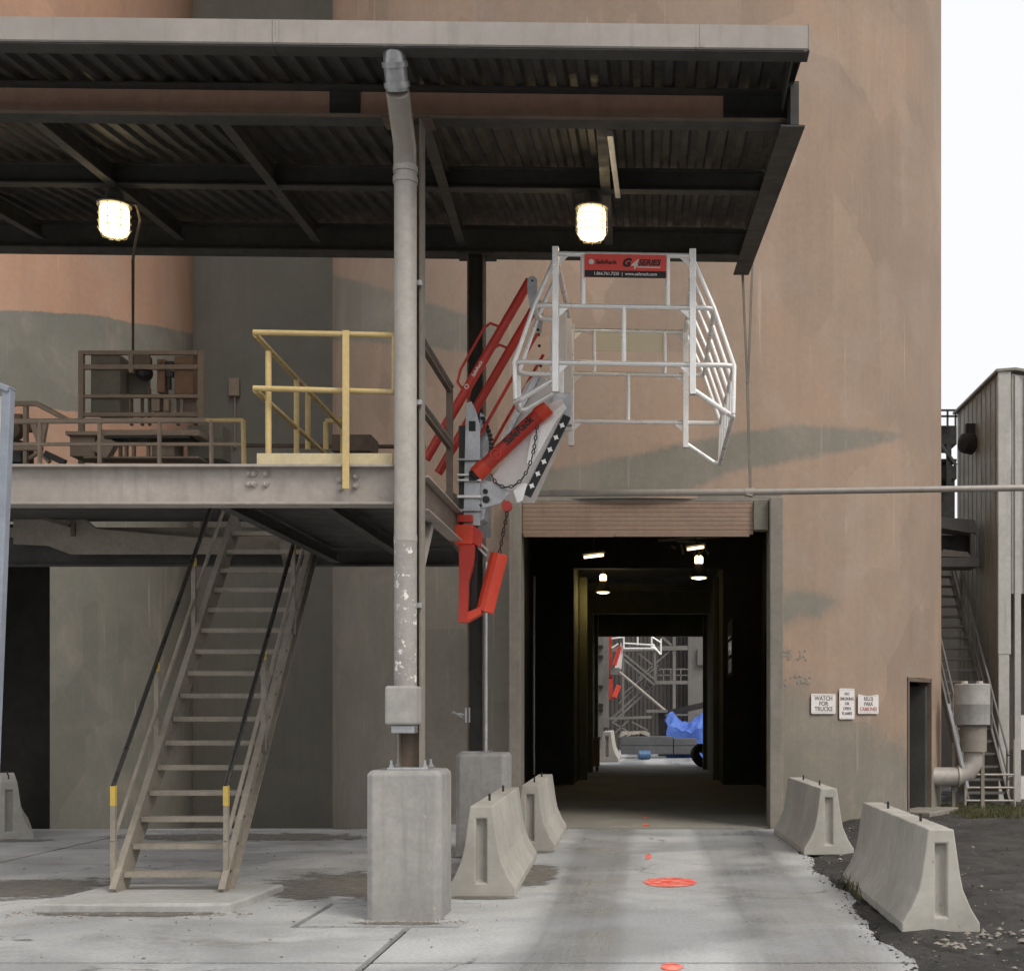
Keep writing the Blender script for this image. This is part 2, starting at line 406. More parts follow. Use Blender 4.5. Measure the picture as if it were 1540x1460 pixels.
rag = lambda y: .05*math.sin(y*1.7)+.03*math.sin(y*4.3+1)+.014*math.sin(y*11)+.01*math.sin(y*23)-.02*(13-y)
JX, JY = -1.94, 8.67
g_ = .03
cuts = [(-26,-13),(-13,-7.5),(-7.5,JX)]
for (a, c) in cuts:
    for (y0, y1) in ((1.0, 4.6), (4.6, JY)):
        sheet(a+g_, c-g_, y0+g_, y1-g_, 0).build('slab', M['slab'], pav)
for (a, c) in ((-26,-13),(-13,-7.5)):
    for (y0, y1) in ((JY, 13.5), (13.5, 28.5)):
        sheet(a+g_, c-g_, y0+g_, y1-g_, 0).build('slab', M['slab'], pav)
# round the pier an isolation square, the rest of the bay about it
ix0, ix1, iy0, iy1 = -2.86, -1.5, 10.14, 11.4
sheet(-7.5+g_, JX-g_, JY+g_, iy0-g_, 0).build('slab', M['slab'], pav)
sheet(-7.5+g_, ix0-g_, iy0-g_, 14.5, 0).build('slab', M['slab'], pav)
sheet(-7.5+g_, ix1-g_, 14.5, 19.0, 0).build('slab', M['slab'], pav)
sheet(-7.5+g_, -2.14, 19.0, 20.3, 0).build('slab', M['slab'], pav)
sheet(-7.5+g_, -3.0, 20.3, 28.5, 0).build('slab', M['slab'], pav)
sheet(JX+g_, ix1-g_, JY+g_, iy0-g_, 0).build('slab', M['slab'], pav)
sheet(ix0+g_, ix1-g_, iy0+g_, iy1-g_, .004).build('slab', M['slab'], pav)
sheet(ix0-g_, ix1-g_, iy1+g_, 14.5, 0).build('slab', M['slab'], pav)
for (y0, y1) in ((1.0, 4.6), (4.6, JY)):
    sheet(JX+g_, 1.85, y0+g_, y1-g_, 0, .12 if y1 == JY else .35, rag).build('slab', M['slab'], pav)
sheet(ix1-g_, 1.85, JY+g_, 18.84, 0, .12, rag).build('slab', M['slab'], pav)
tf = sheet(-2.9, 2.8, 18.96, 43.2, -.042).build('tunnel_floor', M['joint'], kind='structure')
for (y0, y1) in ((19.07, 25), (25, 31), (31, 37), (37, 43)):
    sheet(-2.8, 2.7, y0+g_, y1-g_, 0, .5).build('slab', M['tunnel_slab'], tf)
yard = sheet(-30, 30, 43.2, 75, -.005, 2).build('yard_pavement', M['slab'], kind='structure')

# ------------------------------------------------------------------ silos
def sdf_poly(pts, px, py):
    """signed distance, positive inside"""
    d = np.full(px.shape, 1e9); ins = np.zeros(px.shape, bool); n = len(pts)
    for i in range(n):
        ax, ay = pts[i]; bx, by = pts[(i+1)%n]
        ex, ey = bx-ax, by-ay; wx, wy = px-ax, py-ay
        t = np.clip((wx*ex+wy*ey)/(ex*ex+ey*ey+1e-12), 0, 1)
        d = np.minimum(d, np.hypot(wx-t*ex, wy-t*ey))
        c = ((ay <= py) & (by > py)) | ((by <= py) & (ay > py))
        with np.errstate(divide='ignore', invalid='ignore'):
            xi = ax + (py-ay)/(by-ay+1e-12)*ex
        ins ^= c & (px < xi)
    return np.where(ins, d, -d)
def ray_cyl(px, py, cx, cy, R):
    k = (px-VX)/FPX
    A = 1+k*k; B = -2*(k*cx+cy); C = cx*cx+cy*cy-R*R
    D = B*B-4*A*C
    if D < 0:
        Y = -B/(2*A)
    else: Y = (-B-math.sqrt(D))/(2*A)
    th = math.atan2(k*Y-cx, cy-Y)
    return th*R, CAMH+(HY-py)*Y/FPX, th, Y
def silo(name, cx, cy, R, height, regions, holes, mat, label):
    """regions: (polygon in (arc, height), softness). holes: (th0, th1, z0, z1)"""
    th = set(np.round(np.linspace(-math.pi, math.pi, 361), 5)); zs = set(np.round(np.arange(-.96, 12.61, .12), 4)) | {14., 17., 20., height}
    for h in holes:
        for t in h[:2]:
            th = {q for q in th if abs(q-t) > .006}; th.add(t)
        for z in h[2:]:
            zs = {q for q in zs if abs(q-z) > .03}; zs.add(z)
    th = sorted(th); zs = sorted(zs); n = len(th); m = len(zs)
    th_a = np.array(th); z_a = np.array(zs)
    T, Z = np.meshgrid(th_a, z_a)
    X = cx+R*np.sin(T); Y = cy-R*np.cos(T)
    verts = np.stack([X-cx, Y-cy, Z], -1).reshape(-1, 3)
    faces = []
    for j in range(m-1):
        zc = (zs[j]+zs[j+1])/2
        for i in range(n-1):
            tc = (th[i]+th[i+1])/2
            if any(h[0] < tc < h[1] and h[2] < zc < h[3] for h in holes): continue
            faces.append((j*n+i, j*n+i+1, (j+1)*n+i+1, (j+1)*n+i))
    paint = np.zeros(T.size)
    s = (T*R).reshape(-1); zz = Z.reshape(-1)
    for (poly, soft) in regions:
        paint = np.maximum(paint, np.clip(.5+.5*sdf_poly(poly, s, zz)/soft, 0, 1))
    root = thing(name, (cx, cy, 0), label, 'silo', 'painted silos')
    me = bpy.data.meshes.new('shell'); me.from_pydata(verts.tolist(), [], faces); me.update()
    a = me.attributes.new('paint', 'FLOAT', 'POINT'); a.data.foreach_set('value', paint.astype(np.float32))
    me.polygons.foreach_set('use_smooth', [True]*len(me.polygons)); me.materials.append(mat)
    o = bpy.data.objects.new('shell', me); COL.objects.link(o); o.parent = root
    cap = MB(); cap.lathe((cx, cy, height-.01), [(R+.15, 0), (R+.15, .3)], 64); cap.build('roof_slab', M['jamb'], root)
    return root

CX, CY, RS = -0.25, 24.94, 5.84
def reg(pts, cx=CX): return [ray_cyl(px, py, cx, CY, RS)[:2] for (px, py) in pts]
regions = [
 (reg([(480,410),(540,423),(600,442),(660,460),(700,472),(745,492),(750,515),(700,528),(620,520),(480,512)]), .14),
 (reg([(720,742),(760,722),(830,705),(900,694),(1000,674),(1100,652),(1200,640),(1300,645),(1365,655),(1300,674),(1200,692),(1110,707),(1030,738),(900,760),(720,760)]), .18),
 (reg([(1160,890),(1230,888),(1265,905),(1230,926),(1160,940)]), .3),
 (reg([(470,790),(560,800),(690,800),(790,880),(1150,1010),(1250,1060),(1340,1110),(1417,1170),(1440,1320),(470,1320)]), 1.0),
]
d0 = ray_cyl(1364, 1100, CX, CY, RS)[2]; d1 = ray_cyl(1400, 1100, CX, CY, RS)[2]
pa0 = math.asin((-2.13-CX)/RS); pa1 = math.asin((2.0-CX)/RS)
PORT_TOP = 4.98
main = silo('silo', CX, CY, RS, 24, regions, [(pa0, pa1, -.96, PORT_TOP), (d0, d1, 0.0, 2.34), (-math.pi, -math.pi+.56, -.96, 6.7), (math.pi-.56, math.pi, -.96, 6.7)], M['silo'],
            'tall round tan and grey-green silo with the drive-through opening and white warning signs')
# portal frame: jambs and lintel standing proud of the curved wall
MB().box(-2.13, -1.95, 19.0, 19.56, -.1, PORT_TOP).build('jamb', M['jamb'], main, bevel=.015)
MB().box(1.80, 2.0, 19.0, 19.58, -.1, PORT_TOP).build('jamb', M['jamb'], main, bevel=.015)
MB().box(-2.13, 2.0, 19.18, 20.1, PORT_TOP-.04, PORT_TOP+.12).build('lintel', M['jamb'], main, bevel=.01)
# concrete spalls by the portal
for k in range(40):
    px = random.choice([1178,1186,1195,1205,1212]) + random.uniform(-6, 6); py = random.choice([985, 1022]) + random.uniform(-7, 7)
    s_, z_, th_, y_ = ray_cyl(px, py, CX, CY, RS)
    p = Vector((CX+(RS+.004)*math.sin(th_), CY-(RS+.004)*math.cos(th_), z_))
    MB().lathe(p, [(.035*random.uniform(.4,1.6), -.02), (.02*random.uniform(.4,1.6), .003)], 6, axis=(math.sin(th_), -math.cos(th_), random.uniform(-.12,.12))).build('spall', M['jamb'], main)
# small doorway in the curved wall: frame and the dark room behind
def cylp(th, r, z): return Vector((CX+r*math.sin(th), CY-r*math.cos(th), z))
fr = MB()
w_ = .06/RS
for (t0, t1) in ((d0, d0+w_), (d1-w_, d1)):
    fr.prism([cylp(t0, RS+.02, 0), cylp(t1, RS+.02, 0), cylp(t1, RS-.2, 0), cylp(t0, RS-.2, 0)], (0,0,2.34))
fr.prism([cylp(d0, RS+.02, 2.27), cylp(d1, RS+.02, 2.27), cylp(d1, RS-.2, 2.27), cylp(d0, RS-.2, 2.27)], (0,0,.07))
fr.build('doorframe', M['brown'], main)
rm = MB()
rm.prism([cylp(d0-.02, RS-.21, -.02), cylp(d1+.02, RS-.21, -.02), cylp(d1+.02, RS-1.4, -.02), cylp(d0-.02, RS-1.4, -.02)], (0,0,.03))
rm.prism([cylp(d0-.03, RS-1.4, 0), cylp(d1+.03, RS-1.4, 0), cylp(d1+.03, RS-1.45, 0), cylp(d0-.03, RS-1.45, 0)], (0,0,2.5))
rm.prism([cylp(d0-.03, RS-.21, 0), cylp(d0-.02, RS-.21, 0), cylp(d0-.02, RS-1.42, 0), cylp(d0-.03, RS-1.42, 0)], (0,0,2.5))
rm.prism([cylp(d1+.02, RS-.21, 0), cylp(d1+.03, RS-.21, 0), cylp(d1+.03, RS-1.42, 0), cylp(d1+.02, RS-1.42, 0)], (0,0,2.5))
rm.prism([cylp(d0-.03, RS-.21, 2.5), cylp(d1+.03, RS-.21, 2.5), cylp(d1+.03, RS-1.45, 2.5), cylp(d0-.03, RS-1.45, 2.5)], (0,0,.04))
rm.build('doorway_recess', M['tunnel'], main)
dl = MB(); a_, b_ = cylp(d1-w_, RS-.05, .01), cylp(d1-w_-.01, RS-.95, .01)
dl.prism([a_, b_, b_+Vector((-.04,-.02,0)), a_+Vector((-.04,-.02,0))], (0,0,2.2)); dl.build('door', M['dark'], main)
st_ = MB(); st_.prism([cylp(d0-.01, RS+.45, -.06), cylp(d1+.03, RS+.45, -.06), cylp(d1+.03, RS-.2, -.06), cylp(d0-.01, RS-.2, -.06)], (0,0,.14))
st_.build('doorstep', M['jamb'], main, bevel=.02)

LX = -15.24
def regl(pts): return reg(pts, LX)
regions_l = [
 (regl([(-300,440),(0,466),(140,474),(200,486),(280,500),(295,504),(295,610),(200,625),(100,618),(0,605),(-300,600)]), .10),
 (regl([(-300,770),(60,770),(160,775),(295,770),(300,1300),(-300,1300)]), .5),
]
pl1 = ray_cyl(75, 1000, LX, CY, RS)[2]
left = silo('silo', LX, CY, RS, 24, regions_l, [(pl1-.62, pl1, -.96, 4.9)], M['silo_b'],
            'pinkish round silo behind the raised platform, dark opening at the left edge')
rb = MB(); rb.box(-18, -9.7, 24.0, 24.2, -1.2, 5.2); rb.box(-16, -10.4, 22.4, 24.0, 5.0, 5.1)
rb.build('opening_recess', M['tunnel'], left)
cw = MB(); cw.box(-11, -4.5, 27.2, 27.6, -1.5, 24); cw = cw.build('connecting_wall', M['conn'])
tag(cw, 'grey-green wall filling the gap between the two silos', 'wall')

# ------------------------------------------------------------------ roll-up door in the portal
door = thing('roll_up_door', (0, 19.2, 4.4), 'half-raised tan slatted roll-up door across the top of the drive-through', 'door')
zt = 4.97; nsl = 8; hh = (zt-4.44)/nsl
for k in range(nsl):
    z0 = 4.44+k*hh
    b = MB(); x0, x1 = -1.94, 1.56
    b.prism([(x0,19.21,z0),(x0,19.19,z0),(x0,19.185,z0+.005),(x0,19.184,z0+hh*.5),(x0,19.185,z0+hh-.006),(x0,19.19,z0+hh-.001),(x0,19.21,z0+hh-.001)], (x1-x0,0,0))
    b.build('slat', M['slat'], door)
MB().box(-1.92, -.55, 19.14, 19.22, 4.40, 4.437).build('bottom_bar', M['slat'], door)
MB().box(-.54, 1.50, 19.14, 19.22, 4.405, 4.437).build('bottom_bar', M['slat'], door)
MB().box(1.565, 1.79, 19.12, 19.35, 4.50, 4.93).build('door_housing', M['box_olive'], door, bevel=.01)

# ------------------------------------------------------------------ tunnel through the silos
tun = thing('drive_through_tunnel', (0, 31, 0), 'dark drive-through tunnel with olive inner walls behind the roll-up door', 'tunnel')
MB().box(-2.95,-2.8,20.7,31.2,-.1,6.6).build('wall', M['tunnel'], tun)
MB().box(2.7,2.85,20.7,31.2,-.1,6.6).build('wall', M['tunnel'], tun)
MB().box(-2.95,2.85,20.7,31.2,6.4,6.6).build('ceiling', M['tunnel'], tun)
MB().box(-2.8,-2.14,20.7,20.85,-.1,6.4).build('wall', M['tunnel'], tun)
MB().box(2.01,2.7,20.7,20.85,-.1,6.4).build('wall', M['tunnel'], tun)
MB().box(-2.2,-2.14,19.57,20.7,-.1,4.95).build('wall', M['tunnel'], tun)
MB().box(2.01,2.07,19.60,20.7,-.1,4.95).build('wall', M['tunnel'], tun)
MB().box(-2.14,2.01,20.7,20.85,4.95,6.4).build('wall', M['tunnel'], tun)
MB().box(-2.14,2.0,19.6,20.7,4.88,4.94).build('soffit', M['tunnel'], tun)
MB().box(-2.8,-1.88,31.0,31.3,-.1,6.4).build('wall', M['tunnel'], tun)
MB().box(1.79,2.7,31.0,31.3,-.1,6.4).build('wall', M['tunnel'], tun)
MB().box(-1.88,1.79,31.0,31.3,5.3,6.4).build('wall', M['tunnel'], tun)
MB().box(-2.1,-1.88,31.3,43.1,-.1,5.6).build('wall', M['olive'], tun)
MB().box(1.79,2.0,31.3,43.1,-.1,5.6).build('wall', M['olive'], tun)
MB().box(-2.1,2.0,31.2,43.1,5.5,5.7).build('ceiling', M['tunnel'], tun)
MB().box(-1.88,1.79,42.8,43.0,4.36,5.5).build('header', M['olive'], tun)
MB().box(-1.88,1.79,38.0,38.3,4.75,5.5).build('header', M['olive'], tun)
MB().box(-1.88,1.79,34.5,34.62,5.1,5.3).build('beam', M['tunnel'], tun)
# pilasters and pipework along the walls
for (x, y, d) in ((-1.86,33.0,.2),(-1.86,37.5,.15),(-1.86,42.0,.12)):
    MB().box(x, x+d, y, y+.35, 0, 5.3).build('pilaster', M['olive'], tun, bevel=.01)
for (x, y) in ((1.77,33.0),(1.77,39.5)):
    MB().box(x-.12, x, y, y+.3, 0, 5.3).build('pilaster', M['olive'], tun, bevel=.01)
MB().tube([(-2.62,24.5,.2),(-2.62,24.5,3.0),(-2.68,24.5,3.4),(-2.75,24.5,3.55)], .16, 14).build('duct', M['rubber'], tun, smooth=True)
MB().tube([(-2.35,25.5,.5),(-2.35,25.5,4.5)], .03, 8).build('conduit', M['galv'], tun, smooth=True)
MB().tube([(2.5,24.5,.0),(2.5,24.5,6.3)], .04, 8).build('conduit', M['galv'], tun, smooth=True)
bo = thing('control_booth_window', (2.9, 26, 0), 'small dark window unit inside the tunnel on its unlit wall', 'window')
MB().box(1.86,1.95,28.6,30.4,2.6,3.9).build('frame', M['tunnel'], bo)
for k in range(3):
    MB().box(1.845,1.858,28.75+.0,29.9,2.68+.4*k,2.68+.4*k+.32).build('pane', M['glass_grey'], bo)
mp = MB(); mp.box(-2.79,-2.6,22.6,23.4,.95,1.95); mp = mp.build('brown_panel', M['box_brown'], bevel=.01)
tag(mp, 'rusty brown panel just inside the tunnel opening', 'panel')

def pendant(name, x, y, z, label, s=1.0, en=25):
    t = thing(name, (x, y, z), label, 'lamp', 'lit bell lamps in the tunnel')
    MB().lathe((0,0,0), [(.20*s,0),(.205*s,.015*s),(.17*s,.10*s),(.10*s,.25*s),(.075*s,.30*s)], 18).build('shade', M['cast'], t, local=True, smooth=True)
    MB().lathe((0,0,-.03*s), [(.05*s,-.02*s),(.165*s,.005*s),(.165*s,.02*s)], 16).build('diffuser', M['globe_dim'], t, local=True, smooth=True)
    MB().lathe((0,0,.302*s), [(.075*s,0),(.095*s,.02*s),(.095*s,.14*s),(.06*s,.18*s)], 14).build('lamp_neck', M['globe_dim'], t, local=True, smooth=True)
    MB().tube([(0,0,.48*s),(0,0,6.3-z if y < 31 else 5.5-z)], .018, 6).build('stem', M['cast'], t, local=True)
    l = bpy.data.lights.new('bulb', 'POINT'); l.energy = en; l.color = (1,.8,.42); l.shadow_soft_size = .12
    lo = bpy.data.objects.new('bulb', l); COL.objects.link(lo); lo.parent = t; lo.location = (0,0,-.14*s)
    return t
q = P(907, 890, 32.5); pendant('pendant_lamp', q.x, q.y, q.z, 'lit bell lamp hanging on the olive wall side of the tunnel', .95, 20)
q = P(1051, 868, 29.5); pendant('pendant_lamp', q.x, q.y, q.z, 'large lit bell lamp hanging at the upper right inside the tunnel', 1.05, 1.6)
for (px, py, Y, wd, lab) in ((893, 838, 27, .42, 'bright tube light near the tunnel ceiling above the bell lamp on the olive wall side'),
                             (1046, 826, 27, .36, 'bright glowing fixture clustered above the large bell lamp in the tunnel')):
    q = P(px, py, Y); t = thing('tunnel_light', q, lab, 'lamp')
    MB().bar((-wd/2,0,0), (wd/2,0,.05), .08, .05).build('diffuser', M['globe_dim'], t, local=True, bevel=.01)
    MB().bar((-wd/2-.03,0,.075), (wd/2+.03,0,.125), .14, .05).build('housing', M['cast'], t, local=True)
    MB().tube([(0,0,.11),(0,0,6.38-q.z)], .015, 6).build('stem', M['cast'], t, local=True)
pw = MB(); random.seed(3)
for k in range(9):
    a = P(random.uniform(1000,1070), random.uniform(806,840), 28); pw.bar(a, a+Vector((random.uniform(-.4,.4), 0, random.uniform(-.25,.25))), .04, .04)
pw.tube([P(990,812,28.2), P(1085,806,28.2)], .05, 8)
tag(pw.build('pipe_cluster', M['cast'], smooth=False), 'tangle of small pipes and brackets around the tunnel ceiling lamp', 'pipes')

# ------------------------------------------------------------------ canopy
tilt = lambda x: -.0115*(x+2.0)
class CMB(MB):
    def build(s, *a, **k):
        s.v = [(v[0], v[1], v[2]+tilt(v[0])) for v in s.v]; return MB.build(s, *a, **k)
can = thing('loading_canopy', (-2.04, 10.73, 0), 'dark steel canopy roof with corrugated underside and pale gutter fascia', 'canopy')
XL, XR = -9.5, 1.22
deck = lambda y: 6.90+(y-9.8)*.14
FY = 9.7
# gutter fascia, in lengths
for (a, c) in ((XL, -6.3), (-6.3, -2.9), (-2.9, .35), (.35, XR)):
    f = CMB(); ht0, ht1 = 6.835, 7.035
    f.prism([(a+.002,FY,ht0),(a+.002,FY-.012,ht0+.01),(a+.002,FY-.012,ht1-.015),(a+.002,FY+.02,ht1),(a+.002,FY+.02,ht1-.008),(a+.002,FY,ht1-.02)], (c-a-.004,0,0))
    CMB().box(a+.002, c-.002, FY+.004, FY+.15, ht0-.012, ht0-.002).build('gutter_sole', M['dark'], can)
    f.build('gutter', M['fascia'], can)
    CMB().box(a+.03, a+.05, FY-.018, FY-.0125, 6.845, 7.015).build('gutter_joint', M['fascia'], can)
CMB().box(XR-.003, XR+.004, FY-.02, FY+.16, 6.828, 7.04).build('gutter_end', M['fascia'], can)
# roof deck: trapezoidal sheets in two laps
pitch = .178
def deck_sheet(x0, n, y0, y1, dz):
    b = CMB(); prof = []
    for k in range(n):
        x = x0+k*pitch
        prof += [(x, 0), (x+.05, 0), (x+.078, .042), (x+.142, .042), (x+.17, 0)]
    prof.append((x0+n*pitch, 0))
    m = len(prof)
    for y in (y0, y1):
        for (x, h) in prof: b.v.append((x, y, deck(y)+h+dz))
        for (x, h) in prof: b.v.append((x, y, deck(y)+h+dz+.004))
    for i in range(m-1):
        b.f.append((i, i+1, 2*m+i+1, 2*m+i)); b.f.append((m+i, m+i+1, 3*m+i+1, 3*m+i)); b.f.append((i, i+1, m+i+1, m+i)); b.f.append((2*m+i, 2*m+i+1, 3*m+i+1, 3*m+i))
    return b
ns = int((XR-XL)/(pitch*5))+1
for k in range(ns):
    x0 = XR-.02-(k+1)*pitch*5
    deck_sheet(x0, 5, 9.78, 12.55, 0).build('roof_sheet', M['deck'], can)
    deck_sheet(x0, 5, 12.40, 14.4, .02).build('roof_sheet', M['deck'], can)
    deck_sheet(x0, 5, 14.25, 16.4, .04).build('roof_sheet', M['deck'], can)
# beams across
def cbeam(y, zb, zt, wd, mat, web=None, x1=XR-.05):
    b = CMB(); t = .018
    b.box(XL, x1, y-wd/2, y+wd/2, zb, zb+t); b.box(XL, x1, y-wd/2, y+wd/2, zt-t, zt)
    o = b.build('roof_beam', M['dark'] if web else mat, can)
    CMB().box(XL, x1, y-.006, y+.006, zb+t+.001, zt-t-.001).build('beam_web', web or mat, o)
    return o
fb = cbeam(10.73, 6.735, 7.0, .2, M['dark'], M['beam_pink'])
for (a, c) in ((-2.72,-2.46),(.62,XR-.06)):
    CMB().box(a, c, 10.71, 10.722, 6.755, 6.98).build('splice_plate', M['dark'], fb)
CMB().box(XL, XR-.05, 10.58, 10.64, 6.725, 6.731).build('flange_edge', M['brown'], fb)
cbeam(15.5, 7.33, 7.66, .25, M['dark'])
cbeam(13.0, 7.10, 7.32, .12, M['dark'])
# rafters and knee braces
for (xa, xb) in ((-5.35,-5.7),(-3.7,-4.05),(-1.95,-2.3),(-.42,-.5),(-7.1,-7.4)):
    b = CMB(); b.ibeam((xa,10.84,6.90),(xb,15.36,7.52), .09, .16, .01, .008); b.build('rafter', M['dark'], can)
    CMB().bar((xa,10.84,6.805),(xb,15.36,7.425), .1, .012).build('rafter_flange', M['dark'], can)
CMB().bar((-.35,11.0,6.78),(-.33,12.9,7.02), .05, .05).build('hanger_rail', M['galv'], can)
# rake channel down the outer edge
CMB().prism([(1.16,10.45,6.62),(1.16,16.45,7.48),(1.16,16.45,7.78),(1.16,10.45,6.94)], (.012,0,0)).build('rake_channel', M['dark'], can)
CMB().prism([(1.08,10.45,6.60),(1.08,16.45,7.46),(1.08,16.45,7.475),(1.08,10.45,6.615)], (.20,0,0)).build('rake_flange', M['dark'], can)
CMB().prism([(1.10,9.72,6.85),(1.10,10.6,6.80),(1.10,10.6,6.98),(1.10,9.72,6.95)], (.015,0,0)).build('end_plate', M['dark'], can)
CMB().bar((1.19,10.52,6.64),(1.19,10.52,7.0), .09, .05).build('end_bracket', M['dark'], can)
# columns
def hcol(x, y, z0, z1, mat, fl, wd=.2, dp=.2):
    MB().box(x-.006, x+.006, y-dp/2+.0155, y+dp/2-.0155, z0, z1).build('column_web', mat, can)
    for s_ in (-1, 1):
        MB().box(x-wd/2, x+wd/2, y+s_*(dp/2-.0075)-.0075, y+s_*(dp/2-.0075)+.0075, z0, z1).build('column_flange', fl, can)
# main column seen edge-on: its web faces the camera
def vcol(x, y, z0, z1, mat, fl, wd=.2, dp=.2):
    MB().box(x-wd/2+.0155, x+wd/2-.0155, y-.006, y+.006, z0, z1).build('column_web', mat, can)
    for s_ in (-1, 1):
        MB().box(x+s_*(wd/2-.0075)-.0075, x+s_*(wd/2-.0075)+.0075, y-dp/2, y+dp/2, z0, z1).build('column_flange', fl, can)
vcol(-2.03, 10.73, 1.262, 6.74, M['brown'], M['jamb'])
MB().box(-2.2,-1.86,10.56,10.90,1.242,1.262).build('base_plate', M['galv'], can, bevel=.004)
vcol(-2.13, 15.5, 1.262, 7.33, M['dark'], M['brown'], .2, .25)
MB().box(-2.30,-1.96,15.33,15.67,1.242,1.262).build('base_plate', M['galv'], can, bevel=.004)
for y in (10.73,):
    for sx in (-1,1):
        for sy in (-1,1): MB().lathe((-2.03+sx*.14, y+sy*.14, 1.262), [(.022,0),(.022,.02),(.012,.021),(.012,.06)], 6).build('anchor_bolt', M['galv'], can)
CMB().box(-2.26,-1.84,10.62,10.84,6.713,6.733).build('cap_plate', M['brown'], can)
CMB().box(-2.36,-1.90,15.36,15.64,7.31,7.328).build('cap_plate', M['dark'], can)
cg = MB(); cg.tube([(-1.99,15.3,1.262),(-1.99,15.3,3.55)], .02, 8); cg.build('conduit', M['galv'], can, smooth=True)

# ------------------------------------------------------------------ piers
def pier(y0, label):
    t = thing('concrete_pier', (-2.04, y0+.31, 0), label, 'pier', 'concrete piers under the canopy columns')
    c = .055; x0, x1, ya, yb = -2.35, -1.73, y0, y0+.62
    oct_ = [(x0+c,ya),(x1-c,ya),(x1,ya+c),(x1,yb-c),(x1-c,yb),(x0+c,yb),(x0,yb-c),(x0,ya+c)]
    b = MB(); ins = .035
    lower = [(x,y,-.1) for x,y in oct_]; mid = [(x,y,1.205) for x,y in oct_]
    cx_, cy_ = (x0+x1)/2, (ya+yb)/2
    top = [(cx_+(x-cx_)*(1-ins*3), cy_+(y-cy_)*(1-ins*3), 1.242) for x,y in oct_]
    b.add(lower+mid+top, [tuple(range(7,-1,-1)), tuple(range(16,24))]+[(i,(i+1)%8,8+(i+1)%8,8+i) for i in range(8)]+[(8+i,8+(i+1)%8,16+(i+1)%8,16+i) for i in range(8)])
    b.build('pier_body', M['pier'], t, bevel=.012)
    return t
pier(10.42, 'large pale concrete pier in the foreground under the pipe-clad column')
pier(15.2, 'concrete pier half hidden behind the foreground pier, under the dark column')

# ------------------------------------------------------------------ downspout
dsp = thing('downspout', (-2.13, 10.5, 1.3), 'grey downspout pipe running from the gutter down the column', 'pipe')
DX, DY = -2.035, 10.50
MB().tube([(-1.985,9.80,6.90),(-1.985,9.83,6.74),(-1.985,9.92,6.60)], .09, 18).build('elbow', M['galv'], dsp, smooth=True)
MB().tube([(-1.985,9.92,6.60),(-2.02,10.40,6.38),(DX,DY-.02,6.29),(DX,DY,6.20)], .093, 18).build('pipe', M['fascia'], dsp, smooth=True)
MB().tube([(DX,DY,6.22),(DX,DY,3.15)], .093, 20).build('pipe', M['pipe'], dsp, smooth=True)
MB().tube([(DX,DY,3.15),(DX,DY,1.92)], .094, 20).build('pipe', M['flaky'], dsp, smooth=True)
for (z, r) in ((6.22,.103),(6.13,.103),(3.16,.097)):
    MB().lathe((DX,DY,z-.02), [(r,0),(r,.05)], 20).build('collar', M['pipe'], dsp, smooth=True)
for (y, z) in ((9.825,6.75),(9.90,6.63)):
    MB().lathe((-1.985,y,z), [(.102,-.015),(.102,.025)], 20, axis=(-.05,-.5,.85)).build('collar', M['galv'], dsp, smooth=True)
MB().box(DX-.145,DX+.115,10.36,10.61,1.62,1.94).build('pipe_boot', M['pier'], dsp, bevel=.02)
MB().box(DX-.10,DX+.09,10.40,10.58,1.55,1.618).build('boot_outlet', M['galv'], dsp, bevel=.01)
for z in (2.6, 4.3, 5.3): MB().box(DX+.05,DX+.12,10.58,10.626,z,z+.04).build('bracket', M['galv'], dsp)

# ------------------------------------------------------------------ canopy lamps
def jar_lamp(p, label, stem_top):
    t = thing('canopy_lamp', p, label, 'lamp', 'caged lamps under the canopy')
    L = lambda *a: None
    MB().lathe((0,0,-.19), [(.055,0),(.12,.015),(.142,.05),(.145,.26),(.13,.30)], 20).build('globe', M['globe'], t, local=True, smooth=True)
    MB().lathe((0,0,.112), [(.17,0),(.175,.015),(.15,.03),(.10,.05),(.085,.14),(.05,.17)], 20).build('lamp_cap', M['cast'], t, local=True, smooth=True)
    for k in range(8):
        a = 2*math.pi*k/8; ca, sa = math.cos(a), math.sin(a)
        MB().tube([(.158*ca,.158*sa,.11),(.162*ca,.162*sa,-.12),(.12*ca,.12*sa,-.20),(.02*ca,.02*sa,-.225)], .004, 5).build('guard_wire', M['cast'], t, local=True)
    for (z, r) in ((.03,.162),(-.05,.163),(-.12,.162)):
        MB().tube([(r*math.cos(2*math.pi*k/16), r*math.sin(2*math.pi*k/16), z) for k in range(17)], .004, 5, cap=False).build('guard_ring', M['cast'], t, local=True)
    MB().tube([(0,0,.27),(0,0,stem_top-p[2])], .022, 8).build('stem', M['cast'], t, local=True)
    l = bpy.data.lights.new('bulb', 'POINT'); l.energy = 5; l.color = (1,.8,.52); l.shadow_soft_size = .17
    lo = bpy.data.objects.new('bulb', l); COL.objects.link(lo); lo.parent = t; lo.location = (0,0,-.30)
    return t
jar_lamp(P(890, 332, 13.0), 'lit caged lamp under the canopy directly above the red banner', 7.12)
jar_lamp(P(172, 327, 13.0), 'lit caged lamp under the canopy at far left above the platform', 7.17)
cb = MB(); q0 = P(200, 320, 13.05)
cb.tube([P(180,303,13.02), P(205,308,13.05), P(211,330,13.3), P(203,368,14.5), P(200,390,15.45), P(200,527,15.45)], .016, 8)
tag(cb.build('lamp_conduit', M['brown'], smooth=True), 'thin brown conduit dropping from the far-left canopy lamp to the rack', 'conduit')

